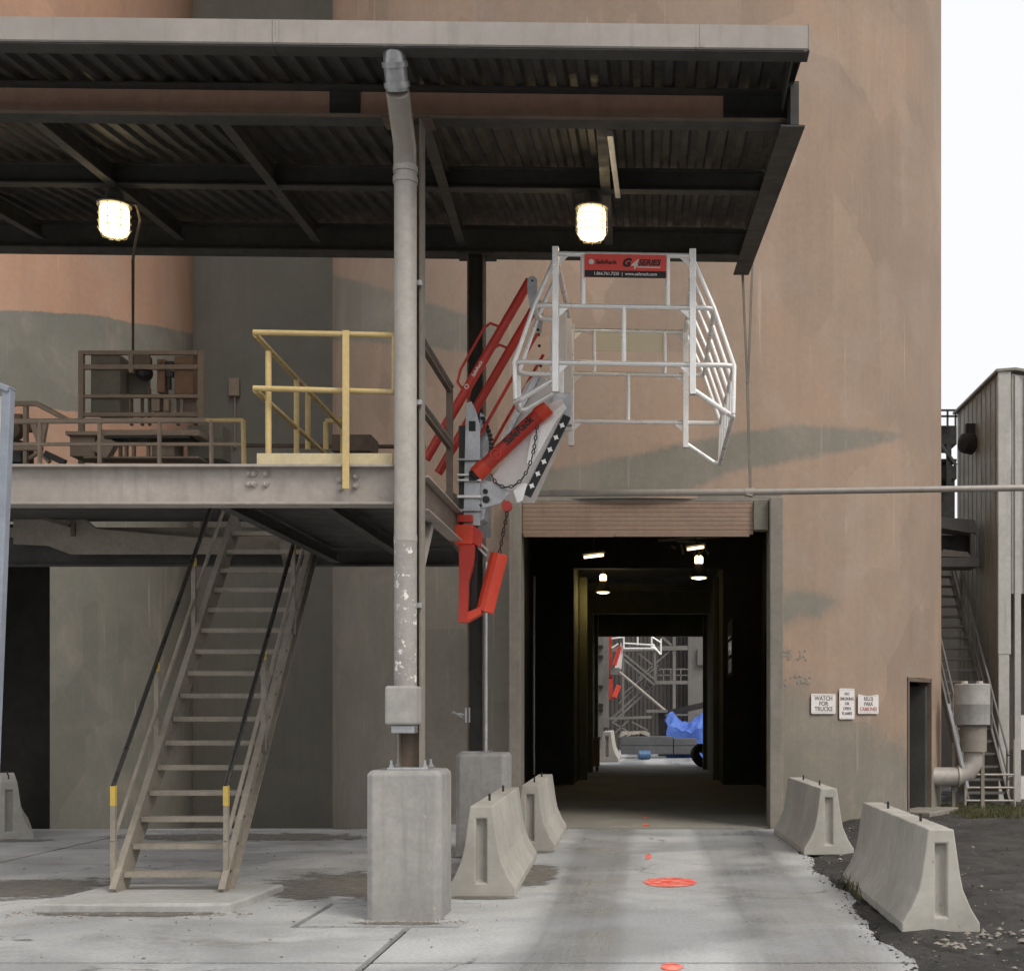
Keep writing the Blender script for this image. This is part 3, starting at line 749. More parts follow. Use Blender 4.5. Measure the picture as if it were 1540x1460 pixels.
# ------------------------------------------------------------------ raised platform
pf = thing('raised_platform', (-5, 13, 3.8), 'raised steel platform with a long pale edge beam over the stairs', 'platform')
PZ = 3.79
b = MB(); b.box(-9.5,-2.14,10.52,10.72,PZ-.022,PZ); b.box(-9.5,-2.14,10.52,10.72,3.455,3.475); eb = b.build('edge_beam_flange', M['beam'], pf, bevel=.003)
MB().box(-9.5,-2.14,10.60,10.615,3.476,PZ-.023).build('edge_beam_web', M['beam'], pf)
MB().box(-9.5,-3.4,10.715,10.8,3.60,3.72).build('ledger_angle', M['beam'], pf)
for (px, py) in ((382,713),(400,713),(382,728),(400,728),(535,717),(535,731),(512,722),(512,735),(375,713),(375,728)):
    q = P(px, py, 10.60); MB().lathe((q.x, 10.60, q.z), [(.028,0),(.028,.018),(.016,.019),(.016,.035)], 6, axis=(0,-1,0)).build('bolt', M['beam'], pf)
def grating(x0, x1, y0, y1):
    MB().box(x0, x1, y0, y1, PZ-.07, PZ-.03).build('floor_grating', M['dark'], pf)
grating(-3.86,-2.0,10.74,15.3)
MB().box(-9.5,-5.02,13.5,15.35,4.05,4.10).build('floor_grating', M['dark'], pf); MB().box(-5.0,-3.88,15.1,15.35,4.05,4.10).build('floor_grating', M['dark'], pf)
for (x, y1) in ((-3.80,15.3),(-2.9,15.3)):
    MB().ibeam((x,10.73,3.60),(x,y1,3.60), .10, .12, .012, .008).build('joist', M['dark'], pf)
MB().ibeam((-9.5,15.45,3.75),(-2.24,15.45,3.75), .15, .46, .015, .01).build('header_beam', M['dark'], pf)
MB().box(-9.5,-2.24,15.36,15.372,3.86,3.98).build('header_angle', M['dust'], pf)
MB().prism([P(20,760,15.2),P(105,760,15.2),P(145,795,15.2),P(290,808,15.2),P(420,806,15.2),P(420,833,15.2),P(105,833,15.2),P(70,820,15.2),P(20,818,15.2)], (0,.05,0)).build('haunch_plate', M['dust'], pf)
MB().bar(P(50,775,15.1), P(105,790,15.1), .05, .04).build('haunch_rib', M['brown'], pf)
for px in (110, 305): MB().bar(P(px,785,15.12), P(px,806,15.12), .05, .04).build('haunch_rib', M['brown'], pf)
# knee brace and edge channel on the open end by the gangway
MB().prism([(-1.98,10.84,3.47),(-1.98,12.75,3.47),(-1.98,12.75,3.74),(-1.98,10.84,3.74)], (.012,0,0)).build('end_channel', M['brown'], pf)
MB().box(-2.03,-1.9,10.84,12.75,3.74,3.755).build('end_channel_flange', M['beam'], pf)
MB().box(-2.03,-1.9,10.84,12.75,3.455,3.468).build('end_channel_flange', M['beam'], pf)
MB().bar((-2.03,10.85,2.75),(-2.03,11.6,3.45), .07, .09).build('knee_brace', M['beam'], pf)
MB().bar((-2.13,15.0,3.6),(-2.0,12.8,3.6), .12, .2).build('end_joist', M['brown'], pf)
# trash and dust lumps sitting on the beam line are left to the machinery below

# ------------------------------------------------------------------ yellow guard rail
yr = thing('guard_rail', (-3.2, 10.6, PZ), 'yellow pipe guard rail with kick plate on the platform edge above the stairs', 'railing')
tb = .024
def rail(pts, mat='yellow', r=tb, name='rail', par=None): return MB().tube(pts, r, 10).build(name, M[mat], par, smooth=True)
XA, XB, YF = -3.30, -2.15, 10.60
ZT, ZM = P(0,502,YF).z, P(0,586,YF).z
rail([(XA-.03,YF,ZT+.012),(XB,YF,ZT-.012)], par=yr); rail([(XA-.03,YF,ZM+.012),(XB,YF,ZM-.02)], par=yr)
rail([(XA-.02,YF+.02,ZT),(XA-.12,14.0,ZT)], par=yr); rail([(XA-.02,YF+.02,ZM),(XA-.12,14.0,ZM)], par=yr)
for (x, y, z0, z1) in ((P(401,600,10.65).x,10.70,PZ,ZT-.12),(-3.36,12.0,PZ,ZT),(-3.41,14.0,PZ,ZT)):
    rail([(x,y,z0),(x,y,z1)], r=.026, name='post', par=yr)
q = P(522,600,10.55); MB().box(q.x-.028,q.x+.028,10.50,10.518,P(0,735,10.5).z,ZT).build('post', M['yellow'], yr, bevel=.003)
rail([(XB,YF,ZM),(XB,YF,ZT)], r=.02, name='post', par=yr)
MB().box(P(386,0,YF).x, P(590,0,YF).x, 10.60, 10.612, PZ+.005, PZ+.105).build('kick_plate', M['kick'], yr, bevel=.003)
# far side low rail pieces behind the stairs
lr = thing('low_rail', (-3.0, 14.2, PZ), 'short yellow rail section behind the guard rail near the column', 'railing')
for (a, c) in ((P(490,635,13.9), P(490,676,13.9)), (P(490,633,13.9), P(522,633,13.9)), (P(463,590,13.9), P(463,676,13.9))):
    rail([a, c], par=lr, r=.03)

# brown end railing to the right of the column
br = thing('end_railing', (-2.0, 11.8, PZ), 'dusty brown angle-iron railing on the platform end beside the red gangway', 'railing')
for z in (4.92, 4.36):
    MB().bar((-1.99,10.86,z),(-1.99,12.52,z), .045, .05).build('rail', M['brown'], br)
    MB().bar((-1.955,10.86,z+.028),(-1.955,12.52,z+.028), .03, .006).build('rail_lip', M['beam'], br)
MB().box(-2.02,-1.96,12.5,12.56,3.75,4.95).build('post', M['brown'], br)

# brown back railing along the machinery
bk = thing('pipe_railing', (-6, 13.66, PZ), 'low dusty pipe railing with a yellow end post in front of the machinery', 'railing')
Y0 = 13.66
rail([P(-40,634,Y0), P(310,632,Y0)], 'rackdust', .03, par=bk); rail([P(310,632,Y0), P(366,632,Y0)], 'yellow', .024, par=bk)
rail([P(366,632,Y0), P(367,700,Y0)], 'yellow', .028, 'post', bk); rail([P(-40,668,Y0), P(366,668,Y0)], 'rackdust', .02, par=bk)
for px in (60, 150, 240, 318): rail([P(px,632,Y0), P(px,700,Y0)], 'rackdust', .024, 'post', bk)

# electrical rack and machinery on the platform
Y1 = 15.0
rk = thing('equipment_rack', (P(210,600,Y1).x, Y1, PZ), 'dust-covered angle-iron rack carrying electrical boxes on the platform', 'rack')
def pbox(px0, px1, py0, py1, Y, d, name, mat, par, bev=.006):
    a = P(px0, py1, Y); c = P(px1, py0, Y)
    return MB().box(a.x, c.x, Y, Y+d, a.z, c.z).build(name, M[mat], par, bevel=bev)
pbox(117,125,527,698,Y1,.06,'upright','rackdust',rk); pbox(297,306,527,640,Y1,.06,'upright','rackdust',rk); pbox(193,200,530,560,Y1,.05,'upright','rackdust',rk)
for (a, c) in ((527,533),(548,555),(593,598),(620,626)): pbox(125.2,296.8,a,c,Y1+.005,.05,'crossbar','rackdust',rk,.003)
pbox(291,296.5,533,640,Y1+.3,.05,'upright','brown',rk)
pbox(136,181,533.5,621,Y1+.06,.28,'enclosure','box_olive',rk,.015)
pbox(262,291,536,594,Y1+.06,.22,'enclosure','box_brown',rk,.012)
pbox(184,222,556,592,Y1+.30,.1,'backplate','box_olive',rk)
pbox(236,248,540,590,Y1+.08,.12,'switch_box','box_brown',rk)
q = P(218,545,Y1+.1); MB().lathe(q, [(.09,0),(.1,.02),(.1,.09)], 16, axis=(0,-1,0)).build('gauge', M['brown'], rk, smooth=True)
q = P(218,561,Y1+.1); MB().lathe(q, [(.10,0),(.09,.05),(.03,.10)], 14, axis=(0,-1,-.3)).build('gauge', M['chain'], rk, smooth=True)
for (px, y0, y1) in ((255,543,548),(255,557,567),(254,568,585)): pbox(px-5 if y1<570 else px-2, px+5 if y1<570 else px+2, y0, y1, Y1+.03,.05,'switch_handle','chain',rk,.003)
for (px, y0, y1) in ((198,598,640),(214,598,640),(225,585,640),(243,598,622),(268,598,640)):
    MB().tube([P(px,y0,Y1+.1), P(px,y1,Y1+.1)], .022, 8).build('conduit', M['brown'], rk, smooth=True)
pbox(228,240,598,618,Y1+.05,.08,'junction_box','rackdust',rk); pbox(246,254,600,618,Y1+.05,.08,'junction_box','rackdust',rk)
pbox(275,295,600,622,Y1+.2,.1,'junction_box','rackdust',rk)

mc = thing('conveyor_machine', (P(210,690,14.4).x, 14.4, PZ), 'dusty low machine frame with flat table under the equipment rack', 'machine')
YM = 14.4
pbox(98,150,648,654,YM,.5,'table','rackdust',mc); pbox(150,300,646,655,YM+.05,.5,'table','rackdust',mc); pbox(156,285,655,659,YM,.4,'table_edge','chain',mc)
pbox(105,143,654,686,YM+.1,.4,'pedestal','rackdust',mc)
MB().bar(P(152,684,YM+.1), P(166,660,YM+.1), .12, .2).build('leg', M['rackdust'], mc)
for px in (180,189,200,222): pbox(px-2,px+2,659,690,YM+.2,.05,'rod','rackdust',mc,.002)
pbox(125,300,686,689,YM+.1,.3,'base_rail','rackdust',mc); pbox(228,262,662,686,YM+.25,.3,'gearbox','rackdust',mc); pbox(282,335,640,690,YM+.35,.3,'cabinet','box_olive',mc)

m2 = thing('pump_unit', (P(40,690,14.2).x, 14.2, PZ), 'brown dusty pump with curved guard at the far left of the platform', 'machine')
YP = 14.2
pbox(34,40,604,700,YP,.06,'upright','rackdust',m2); pbox(10,62,670,677,YP-.02,.06,'crossbar','rackdust',m2)
MB().tube([P(10,610,YP),P(25,607,YP),P(55,607,YP),P(80,620,YP),P(105,634,YP)], .03, 8).build('guard_bar', M['rackdust'], m2, smooth=True)
pbox(8,32,622,642,YP+.15,.3,'motor','box_brown',m2); pbox(8,32,662,695,YP+.15,.3,'pump_base','chain',m2)
q = P(24,650,YP+.1); MB().lathe(q, [(.10,0),(.1,.12),(.05,.16)], 14, axis=(0,-1,0)).build('flange', M['brown'], m2, smooth=True)
MB().tube([P(42,690,YP+.05),P(60,680,YP+.05),P(75,695,YP+.05)], .025, 8).build('hose', M['rackdust'], m2, smooth=True)
MB().bar(P(68,682,YP), P(98,696,YP), .06, .07).build('strut', M['chain'], m2)
MB().bar(P(50,636,YP), P(62,670,YP), .05, .06).build('strut', M['rackdust'], m2)
MB().bar(P(68,636,YP), P(62,670,YP), .05, .06).build('strut', M['rackdust'], m2)

cab = MB(); a = P(498,678,14.6); c = P(558,653,14.6); cab.box(a.x,c.x,14.6,15.0,a.z,c.z)
tag(cab.build('floor_box', M['brown'], bevel=.01), 'low dark brown box on the platform floor behind the yellow rail', 'box')
rp = MB(); rp.tube([P(370,670,15.2),P(640,672,15.2)], .025, 8)
tag(rp.build('floor_pipe', M['brown'], smooth=True), 'dark horizontal pipe along the back of the platform', 'pipe')
sw = MB(); q = P(353,583,27.15); sw.box(q.x-.11,q.x+.11,27.08,27.19,q.z-.19,q.z+.19); sw.tube([(q.x,27.15,q.z-.19),(q.x,27.15,q.z-1.3)], .024, 6)
tag(sw.build('wall_switch', M['rackdust'], bevel=.006), 'small brown switch box with conduit on the grey-green wall', 'switch')

# ------------------------------------------------------------------ access stairs
st = thing('steel_stairs', (-4.43, 11.65, 0), 'dust-coated steel stairs with open treads rising to the raised platform', 'stairs')
SX0, SX1, SY0, SY1, SZ1 = -4.90, -3.95, 11.65, 15.08, 4.08
nst = 17
def sp(t, x, dz=0): return Vector((x, SY0+(SY1-SY0)*t, SZ1*t+dz))
for x in (SX0, SX1):
    b = MB(); b.bar(sp(.0,x,.03), sp(.985,x,.0), .012, .24); b.build('stringer', M['dust'], st)
    s_ = -1 if x == SX0 else 1
    sl_ = Vector((0, SY1-SY0, SZ1)).normalized(); up_ = Vector((1,0,0)).cross(sl_)
    b = MB()
    for e in (-1, 1): b.bar(sp(0,x+s_*.028,.03)+up_*(e*.115), sp(.985,x+s_*.028,0)+up_*(e*.115), .055, .012, up_)
    b.build('stringer_flange', M['dust'], st)
    for k in range(1, nst):
        q = sp(k/nst, x+s_*.006, -.0); MB().lathe(q, [(.014,0),(.014,.014)], 6, axis=(s_,0,0)).build('bolt', M['brown'], st)
for k in range(1, nst):
    q = sp(k/nst, 0)
    b = MB(); y0 = q.y-.13; b.box(SX0+.008, SX1-.008, y0, y0+.03, q.z-.045, q.z+.004)
    n_ = 6
    for i in range(n_): b.box(SX0+.01, SX1-.01, y0+.035+i*.032, y0+.041+i*.032, q.z-.028, q.z)
    for i in range(9): 
        xx = SX0+.05+i*(SX1-SX0-.1)/8; b.box(xx-.003, xx+.003, y0+.03, y0+.21, q.z-.026, q.z-.002)
    b.box(SX0+.008, SX0+.012, y0, y0+.22, q.z-.06, q.z); b.box(SX1-.012, SX1-.008, y0, y0+.22, q.z-.06, q.z)
    b.build('tread', M['dust'], st)
for (x, s_) in ((SX0-.075, 0), (SX1+.02, 1)):
    slope = SZ1/(SY1-SY0); h0 = 1.06
    pt = lambda t, dz: Vector((x, SY0+.06+(SY1-SY0)*t, SZ1*t+dz))
    MB().tube([pt(-.005,h0), pt(.84 if s_ == 0 else .86,h0-.12)], .023, 10).build('handrail', M['blackrail'], st, smooth=True)
    MB().tube([pt(-.005,.55), pt(.9,.5)], .02, 10).build('mid_rail', M['dust'], st, smooth=True)
    for t in ((.0,.30,.60) if s_ == 0 else (.0,.33,.64)):
        hh_ = h0-.12*t/.84
        MB().box(x-.022,x+.022, pt(t,0).y-.022, pt(t,0).y+.022, pt(t,0).z-.02, pt(t,hh_).z-(.2 if t < .01 else .1)).build('post', M['dust'], st)
        MB().box(x-.023,x+.023, pt(t,0).y-.023, pt(t,0).y+.023, pt(t,hh_).z-(.199 if t < .01 else .099), pt(t,hh_).z-.012).build('post_top', M['safety_yellow'], st)
# hanger plates where the stairs meet the platform
MB().prism([P(428,765,14.9),P(455,765,14.9),P(440,835,14.9),P(428,860,14.9),P(420,820,14.9)], (0,.03,0)).build('hanger_plate', M['dust'], st)
MB().bar(P(440,766,14.6), P(478,795,14.9), .05, .06).build('hanger_brace', M['dust'], st)
pad = MB(); z_ = .075; rp2 = random.Random(2)
ring = [(-5.32,10.9),(-4.9,10.87),(-4.4,10.9),(-3.9,10.88),(-3.62,10.91),(-3.58,11.3),(-3.56,11.8),(-3.54,12.2),(-4.2,12.22),(-5.2,12.2),(-5.26,11.6),(-5.3,11.2)]
n_ = len(ring); cxp, cyp = -4.43, 11.5
pad.add([(x,y,-.01) for x,y in ring]+[(x,y,z_-.012+rp2.uniform(-.006,.006)) for x,y in ring]+[(cxp+(x-cxp)*.965,cyp+(y-cyp)*.95,z_+rp2.uniform(-.004,.004)) for x,y in ring],
        [(i,(i+1)%n_,n_+(i+1)%n_,n_+i) for i in range(n_)]+[(n_+i,n_+(i+1)%n_,2*n_+(i+1)%n_,2*n_+i) for i in range(n_)]+[tuple(range(2*n_,3*n_))])
tag(pad.build('concrete_pad', M['pad'], bevel=.01), 'low concrete pad with dusty edges under the foot of the stairs', 'pad')

# ------------------------------------------------------------------ jersey barriers
def barrier_mesh(slot=True, L=3.05):
    """cross-section in x, length along +y; a keyway in the near end"""
    prof = [(.305,0),(.305,.075),(.235,.19),(.175,.33),(.15,.45),(.10,.81)]
    full = [(x,z) for x,z in prof]+[(-x,z) for x,z in prof[::-1]]
    def hw(z):
        for (a, c) in zip(prof, prof[1:]):
            if a[1] <= z <= c[1]: return a[0]+(c[0]-a[0])*(z-a[1])/(c[1]-a[1]) if c[1] > a[1] else a[0]
        return prof[-1][0]
    b = MB(); e = .07
    full = [(x,z) for x,z in prof]+[(0,.81)]+[(-x,z) for x,z in prof[::-1]]+[(0,0)]
    n = len(full); vs = []; rr = random.Random(5)
    ys = np.linspace(0, L, 61)
    for j, y in enumerate(ys):
        for (x, z) in full: vs.append((x*(1-(.09*rr.random()**8 if z > .8 and 0 < j < 60 else 0)-(.05*rr.random()**6 if z < .1 and 0 < j < 60 else 0))+(rr.uniform(-.003,.003) if 0 < j < 60 and x else 0), y, z+(rr.uniform(-.003,.003) if z > 0 and 0 < j < 60 else 0)))
    fs = [tuple((len(ys)-1)*n+i for i in range(n-1,-1,-1))]
    for j in range(len(ys)-1):
        for i in range(n): fs.append((j*n+i, j*n+(i+1)%n, (j+1)*n+(i+1)%n, (j+1)*n+i))
    s0, s1, z0, z1 = .05, .036, .12, .70
    o = len(vs)
    vs += [(s0,0,z0),(s0,0,z1),(-s0,0,z1),(-s0,0,z0),(0,0,z0),(0,0,z1),(s1,e,z0+.02),(s1,e,z1-.02),(-s1,e,z1-.02),(-s1,e,z0+.02)]
    m = len(prof)   # index m is the middle of the top, n-1 the middle of the bottom
    fs.append(tuple(range(0, m+1))+(o+5,o+1,o+0,o+4,n-1))
    fs.append(tuple(range(m, n))+(o+4,o+3,o+2,o+5))
    fs += [(o,o+1,o+7,o+6),(o+1,o+5,o+2,o+8,o+7),(o+2,o+3,o+9,o+8),(o+3,o+4,o,o+6,o+9),(o+6,o+7,o+8,o+9)]
    b.add(vs, fs)
    return b
protob = None
def barrier(x, y, rz, label, L=3.05, s=1.0, z=0, group='concrete jersey barriers'):
    global protob
    if protob is None:
        t = thing('concrete_barrier', (x,y,z), label, 'barrier', group, rz)
        barrier_mesh().build('barrier_body', M['barrier'], t, local=True, smooth=False, bevel=.012)
        for yy in (.75, 2.2): MB().tube([(0,yy,.79),(0,yy,.875)], .012, 7).build('lifting_pin', M['chain'], t, local=True)
        protob = t
    else:
        t = copy_tree(protob); t.location = (x,y,z); t.rotation_euler = (0,0,rz); tag(t, label, 'barrier', group)
    t.scale = (s, L/3.05*s, s)
    return t
barrier(2.27, 9.86, R_(0), 'large concrete barrier on the black dirt in the right foreground', s=1.0)
barrier(2.17, 15.35, R_(2), 'concrete barrier beside the lane below the white warning signs', 2.75)
barrier(-1.58, 11.8, R_(1.5), 'pale concrete barrier tucked beside the large foreground pier', 3.0, 1.05)
barrier(-1.50, 15.75, R_(1), 'smaller-looking concrete barrier beside the jamb of the drive-through', 2.9, 1.02)
barrier(-8.78, 17.3, R_(27.5), 'concrete barrier cut off by the left edge of the picture', z=gz(-8.9,17.4)-.02)
barrier(-1.58, 46.0, R_(0), 'grey concrete barrier seen through the tunnel just past its far end', s=1.35)

# ------------------------------------------------------------------ red marks sprayed on the lane
def mark(pts_fn, label):
    b = MB(); n = 40; vs = [(pts_fn(0,0)[0], pts_fn(0,0)[1], .0045)]
    for k in range(n):
        x, y = pts_fn(1, 2*math.pi*k/n); vs.append((x, y, .0045))
    b.add(vs, [(0, 1+k, 1+(k+1)%n) for k in range(n)])
    return tag(b.build('red_paint_mark', M['paint_red']), label, 'marking', 'red paint marks on the lane')
def blob(cx, cy, rx, ry, wob=.06, ph=0):
    return lambda r, a: (cx+r*rx*math.cos(a)*(1+wob*math.sin(3*a+ph)+wob*.6*math.sin(7*a+ph)), cy+r*ry*math.sin(a)*(1+wob*math.sin(2*a+ph)))
mark(blob((1008-VX)*GY(1326.5)/FPX, GY(1326.5), .27, .37, .02), 'large red oval painted in the middle of the lane')
mark(blob((975-VX)*GY(1288)/FPX, GY(1288), .035, .32, .12, 1), 'small red paint dash between the oval and the tunnel')
mark(blob((1010-VX)*GY(1454)/FPX, GY(1454)+.0, .075, .13, .08, 2), 'red paint spot on the joint at the bottom edge of the picture')
mark(blob((971-VX)*GY(1240)/FPX, GY(1240), .06, .22, .15, 3), 'tiny red paint mark just inside the tunnel mouth')
mark(blob((970-VX)*GY(1229)/FPX, GY(1229), .035, .2, .15, 4), 'faintest red paint speck farthest into the tunnel')

# ------------------------------------------------------------------ warning signs
def sign(px0, px1, py0, py1, lines, label, inks, size, bent=False):
    pxc, pyc = (px0+px1)/2, (py0+py1)/2
    s_, z_, th_, y_ = ray_cyl(pxc, pyc, CX, CY, RS)
    nrm = Vector((math.sin(th_), -math.cos(th_), 0)); right = Vector((math.cos(th_), math.sin(th_), 0)); up = Vector((0,0,1))
    wd = (px1-px0)*y_/FPX/math.cos(th_+math.atan((pxc-VX)/FPX))*.98; ht = (py1-py0)*y_/FPX
    c = Vector((CX, CY, z_)) + nrm*(RS+.03)
    t = thing('warning_sign', c, label, 'sign', 'white warning signs on the silo')
    r = .018; pts = []
    for (sx, sz, a0) in ((1,1,0),(-1,1,90),(-1,-1,180),(1,-1,270)):
        for a in (0,45,90):
            aa = R_(a0+a); pts.append(c + right*(sx*(wd/2-r)+r*math.cos(aa)) + up*(sz*(ht/2-r)+r*math.sin(aa)))
    if bent:
        pts.insert(3, c+up*(ht/2-.025))
    MB().prism(pts, nrm*.004).build('plate', M['sign'], t)
    bd = MB(); o_ = nrm*.0045
    for sg in (-1, 1):
        bd.bar(c+o_+right*(-wd/2+.022)+up*(sg*(ht/2-.022)), c+o_+right*(wd/2-.022)+up*(sg*(ht/2-.022)), .003, .002, nrm)
    bd.build('border', M['ink_dark'], t)
    n = len(lines); lh = (ht*.80)/n
    for k, ln in enumerate(lines):
        text('lettering', ln, size, M[inks[k]], t, c+nrm*.0055+up*((n-1)/2-k)*lh, right, up, bold=.002)
    for sz in (-1, 1):
        MB().lathe(c+nrm*.004+up*(sz*(ht/2-.012)), [(.006,0),(.006,.003)], 8, axis=nrm).build('screw', M['galv'], t)
sign(1218,1255,1043,1073, ['WATCH','FOR','TRUCKS'], 'white sign reading WATCH FOR TRUCKS on the silo wall', ['ink_dark']*3, .095)
sign(1260,1283,1035,1081, ['NO','SMOKING','OR','OPEN','FLAMES'], 'tall narrow white sign reading NO SMOKING OR OPEN FLAMES', ['ink_dark']*5, .066)
sign(1288,1319,1044,1073, ['RELOJ','PARA','CAMIONES'], 'white sign with bent top reading RELOJ PARA CAMIONES', ['ink_dark','ink_dark','ink_red'], .085, True)

# ------------------------------------------------------------------ overhead pipe and its hanger
pp = thing('overhead_pipe', P(1130,738,16.4), 'long thin horizontal pipe crossing above the drive-through', 'pipe')
MB().tube([P(782,742,16.4), P(1128,740,16.4)], .045, 12).build('pipe', M['fascia'], pp, smooth=True)
MB().tube([P(1128,740,16.4), P(1720,731,16.4)], .042, 12).build('pipe', M['fascia'], pp, smooth=True)
MB().lathe(P(1120,740,16.4), [(.055,0),(.055,.12)], 12, axis=(1,0,0)).build('coupling', M['fascia'], pp, smooth=True)
hg = thing('pipe_hanger', P(1125,738,16.4), 'two thin brown hanger rods dropping from the canopy corner to the pipe', 'hanger')
MB().bar(P(1116,393,16.38), P(1124,575,16.38), .035, .03, (1,0,0)).build('rod', M['jamb'], hg); MB().bar(P(1132,385,16.42), P(1125,575,16.42), .035, .03, (1,0,0)).build('rod', M['jamb'], hg)
MB().bar(P(1124,572,16.4), P(1129,745,16.4), .05, .035, (1,0,0)).build('rod', M['jamb'], hg)
MB().bar(P(1122,744,16.4), P(1132,746,16.4), .12, .02).build('clamp', M['fascia'], hg)

# ------------------------------------------------------------------ folding gangway
YN, YR = 12.95, 13.70
gw = thing('folding_gangway', (-1.85, 13.3, PZ), 'red and white folding gangway swung up from the platform end', 'gangway')
def tx(p): return Vector(p)
A0, A1 = Vector((-2.30,0,4.32)), Vector((-1.235,0,6.15))
for (y, m_) in ((YN,'red'), (YR,'red')):
    a = A0+Vector((0,y,0)); c = A1+Vector((0,y,0)); d = (c-a).normalized()
    h = MB().tube([a, c], .047, 16).build('handrail', M[m_], gw, smooth=True)
    side = Vector((-d.z,0,d.x))
    L_ = (c-a).length
    e = [a+d*(L_*.735), a+d*(L_*.735)+side*.13-d*.02, a+d*(L_*.69)+side*.16, a+d*(L_*.46)+side*.155, a+d*(L_*.40)+side*.12, a+d*(L_*.375)+side*.0]
    MB().tube(e, .014, 8).build('grab_bar', M[m_], h, smooth=True)
    MB().tube([P(708,679,y) if y == YN else P(708,679,YN)+Vector((0,.75,0)), P(808,502,y) if y == YN else P(808,502,YN)+Vector((0,.75,0))], .017, 8).build('tie_rod', M[m_], gw, smooth=True)
    # pivot plate at the upper end
    top = c+Vector((.03,-.05,-.02))
    pl = MB(); pts = [top+Vector((.05*math.cos(q_),0,.05*math.sin(q_))) for q_ in np.linspace(0, math.pi, 8)]+[top+Vector((-.05,0,-.12)), top+Vector((-.02,0,-.30)), top+Vector((.03,0,-.30)), top+Vector((.05,0,-.12))]
    pl.prism(pts, (0,.012,0)); pl.build('pivot_plate', M['galv'], gw)
    MB().lathe(top+Vector((0,-.002,0)), [(.012,0),(.012,.006)], 8, axis=(0,-1,0)).build('pivot_bolt', M['black'], gw)
# lettering on the near handrail
d = (A1-A0).normalized(); 
for (f_, s_, sz) in ((.40, 'O', .065), (.50, 'SafeRack', .05)):
    text('lettering', s_, sz, M['white'], gw, A0+Vector((0,YN-.0475,0))+d*((A1-A0).length*f_), d, Vector((-d.z,0,d.x)), bold=.001)
# galvanised mast at the platform edge
q0 = P(710,700,12.85)
ms = MB(); pts = [P(697,790,12.85),P(722,790,12.85),P(722,640,12.85),P(716,618,12.85),P(709,604,12.85),P(702,606,12.85),P(700,640,12.85)]
ms.prism(pts, (0,.012,0)); ms.build('mast_plate', M['galv'], gw); MB().prism([p+Vector((0,.9,0)) for p in pts], (0,.012,0)).build('mast_plate', M['galv'], gw)
MB().box(P(690,0,12.9).x, P(700,0,12.9).x, 12.9, 13.02, P(0,790,12.9).z, P(0,640,12.9).z).build('mast_channel', M['chain'], gw)
MB().box(P(700,0,12.87).x, P(721,0,12.87).x, 12.865, 12.98, P(0,790,12.9).z, P(0,660,12.9).z).build('mast_post', M['galv'], gw, bevel=.006)
for (y0, y1, m_) in ((690,693,'galv'),(713,716,'alu'),(721,724,'alu'),(745,749,'alu'),(766,769,'galv')):
    MB().box(P(688,0,12.83).x, P(724,0,12.83).x, 12.80, 12.846, P(0,y1,12.83).z, P(0,y0,12.83).z).build('clamp', M[m_], gw, bevel=.004)
MB().box(P(705,0,12.84).x, P(715,0,12.84).x, 12.842, 12.849, P(0,648,12.84).z, P(0,633,12.84).z).build('clamp_slot', M['black'], gw)
MB().box(P(706,0,12.83).x, P(716,0,12.83).x, 12.79, 12.799, P(0,724,12.83).z, P(0,714,12.83).z).build('hook', M['black'], gw)
# dark quadrant plate behind the mast
pts = [P(722,620,13.05),P(732,628,13.05),P(738,650,13.05),P(740,690,13.05),P(728,716,13.05),P(720,716,13.05)]
MB().prism(pts, (0,.012,0)).build('quadrant_plate', M['galv'], gw)
for k in range(14):
    q = P(724+13*math.sin(k/13*3.1), 628+k*6.4, 13.0); MB().box(q.x-.012,q.x+.035,13.0,13.04,q.z-.012,q.z+.012).build('quadrant_tooth', M['chain'], gw)
# hinge plates and knuckle
MB().prism([P(716,742,12.88),P(728,722,12.88),P(757,728,12.88),P(766,742,12.88),P(752,757,12.88),P(722,765,12.88)], (0,.014,0)).build('hinge_plate', M['galv'], gw)
MB().prism([P(716,765,12.9),P(730,765,12.9),P(728,780,12.9),P(714,790,12.9)], (0,.3,0)).build('hinge_plate', M['galv'], gw)
for (px, py, r) in ((730,739,.028),(731,751,.04),(722,760,.02)):
    MB().lathe(P(px,py,12.875), [(r,0),(r*.9,.02),(r*.4,.021),(r*.4,.03)], 8, axis=(0,-1,0)).build('hinge_bolt', M['chain'], gw)
MB().lathe(P(763,762,12.9), [(.055,0),(.055,.06)], 10, axis=(0,-1,0)).build('hinge_knuckle', M['red'], gw)
MB().lathe(P(675,755,13.0), [(.11,0),(.11,.35)], 16, axis=(0,1,0)).build('pivot_drum', M['brown'], gw, smooth=True)
# folded stair flight: white side plates, dark treads on the outer edge
pts = [P(741,716,12.92),P(800,640,12.92),P(828,606,12.92),P(846,600,12.92),P(850,612,12.92),P(794,738,12.92),P(752,738,12.92),P(742,728,12.92)]
MB().prism(pts, (0,.012,0)).build('side_plate', M['white'], gw); MB().prism([p+Vector((0,.74,0)) for p in pts], (0,.012,0)).build('side_plate', M['white'], gw)
MB().prism([P(800,648,12.905),P(808,640,12.905),P(848,606,12.905),P(852,614,12.905),P(836,634,12.905),P(800,700,12.905),P(792,696,12.905)], (0,.013,0)).build('side_channel', M['alu'], gw)
e0, e1 = P(786,742,12.88), P(846,622,12.88)
dd = (e1-e0).normalized(); nn = Vector((dd.z,0,-dd.x))
MB().prism([e0+nn*.01, e1+nn*.01, e1+nn*.09, e0+nn*.09], (0,.03,0)).build('tread_carrier', M['black'], gw)
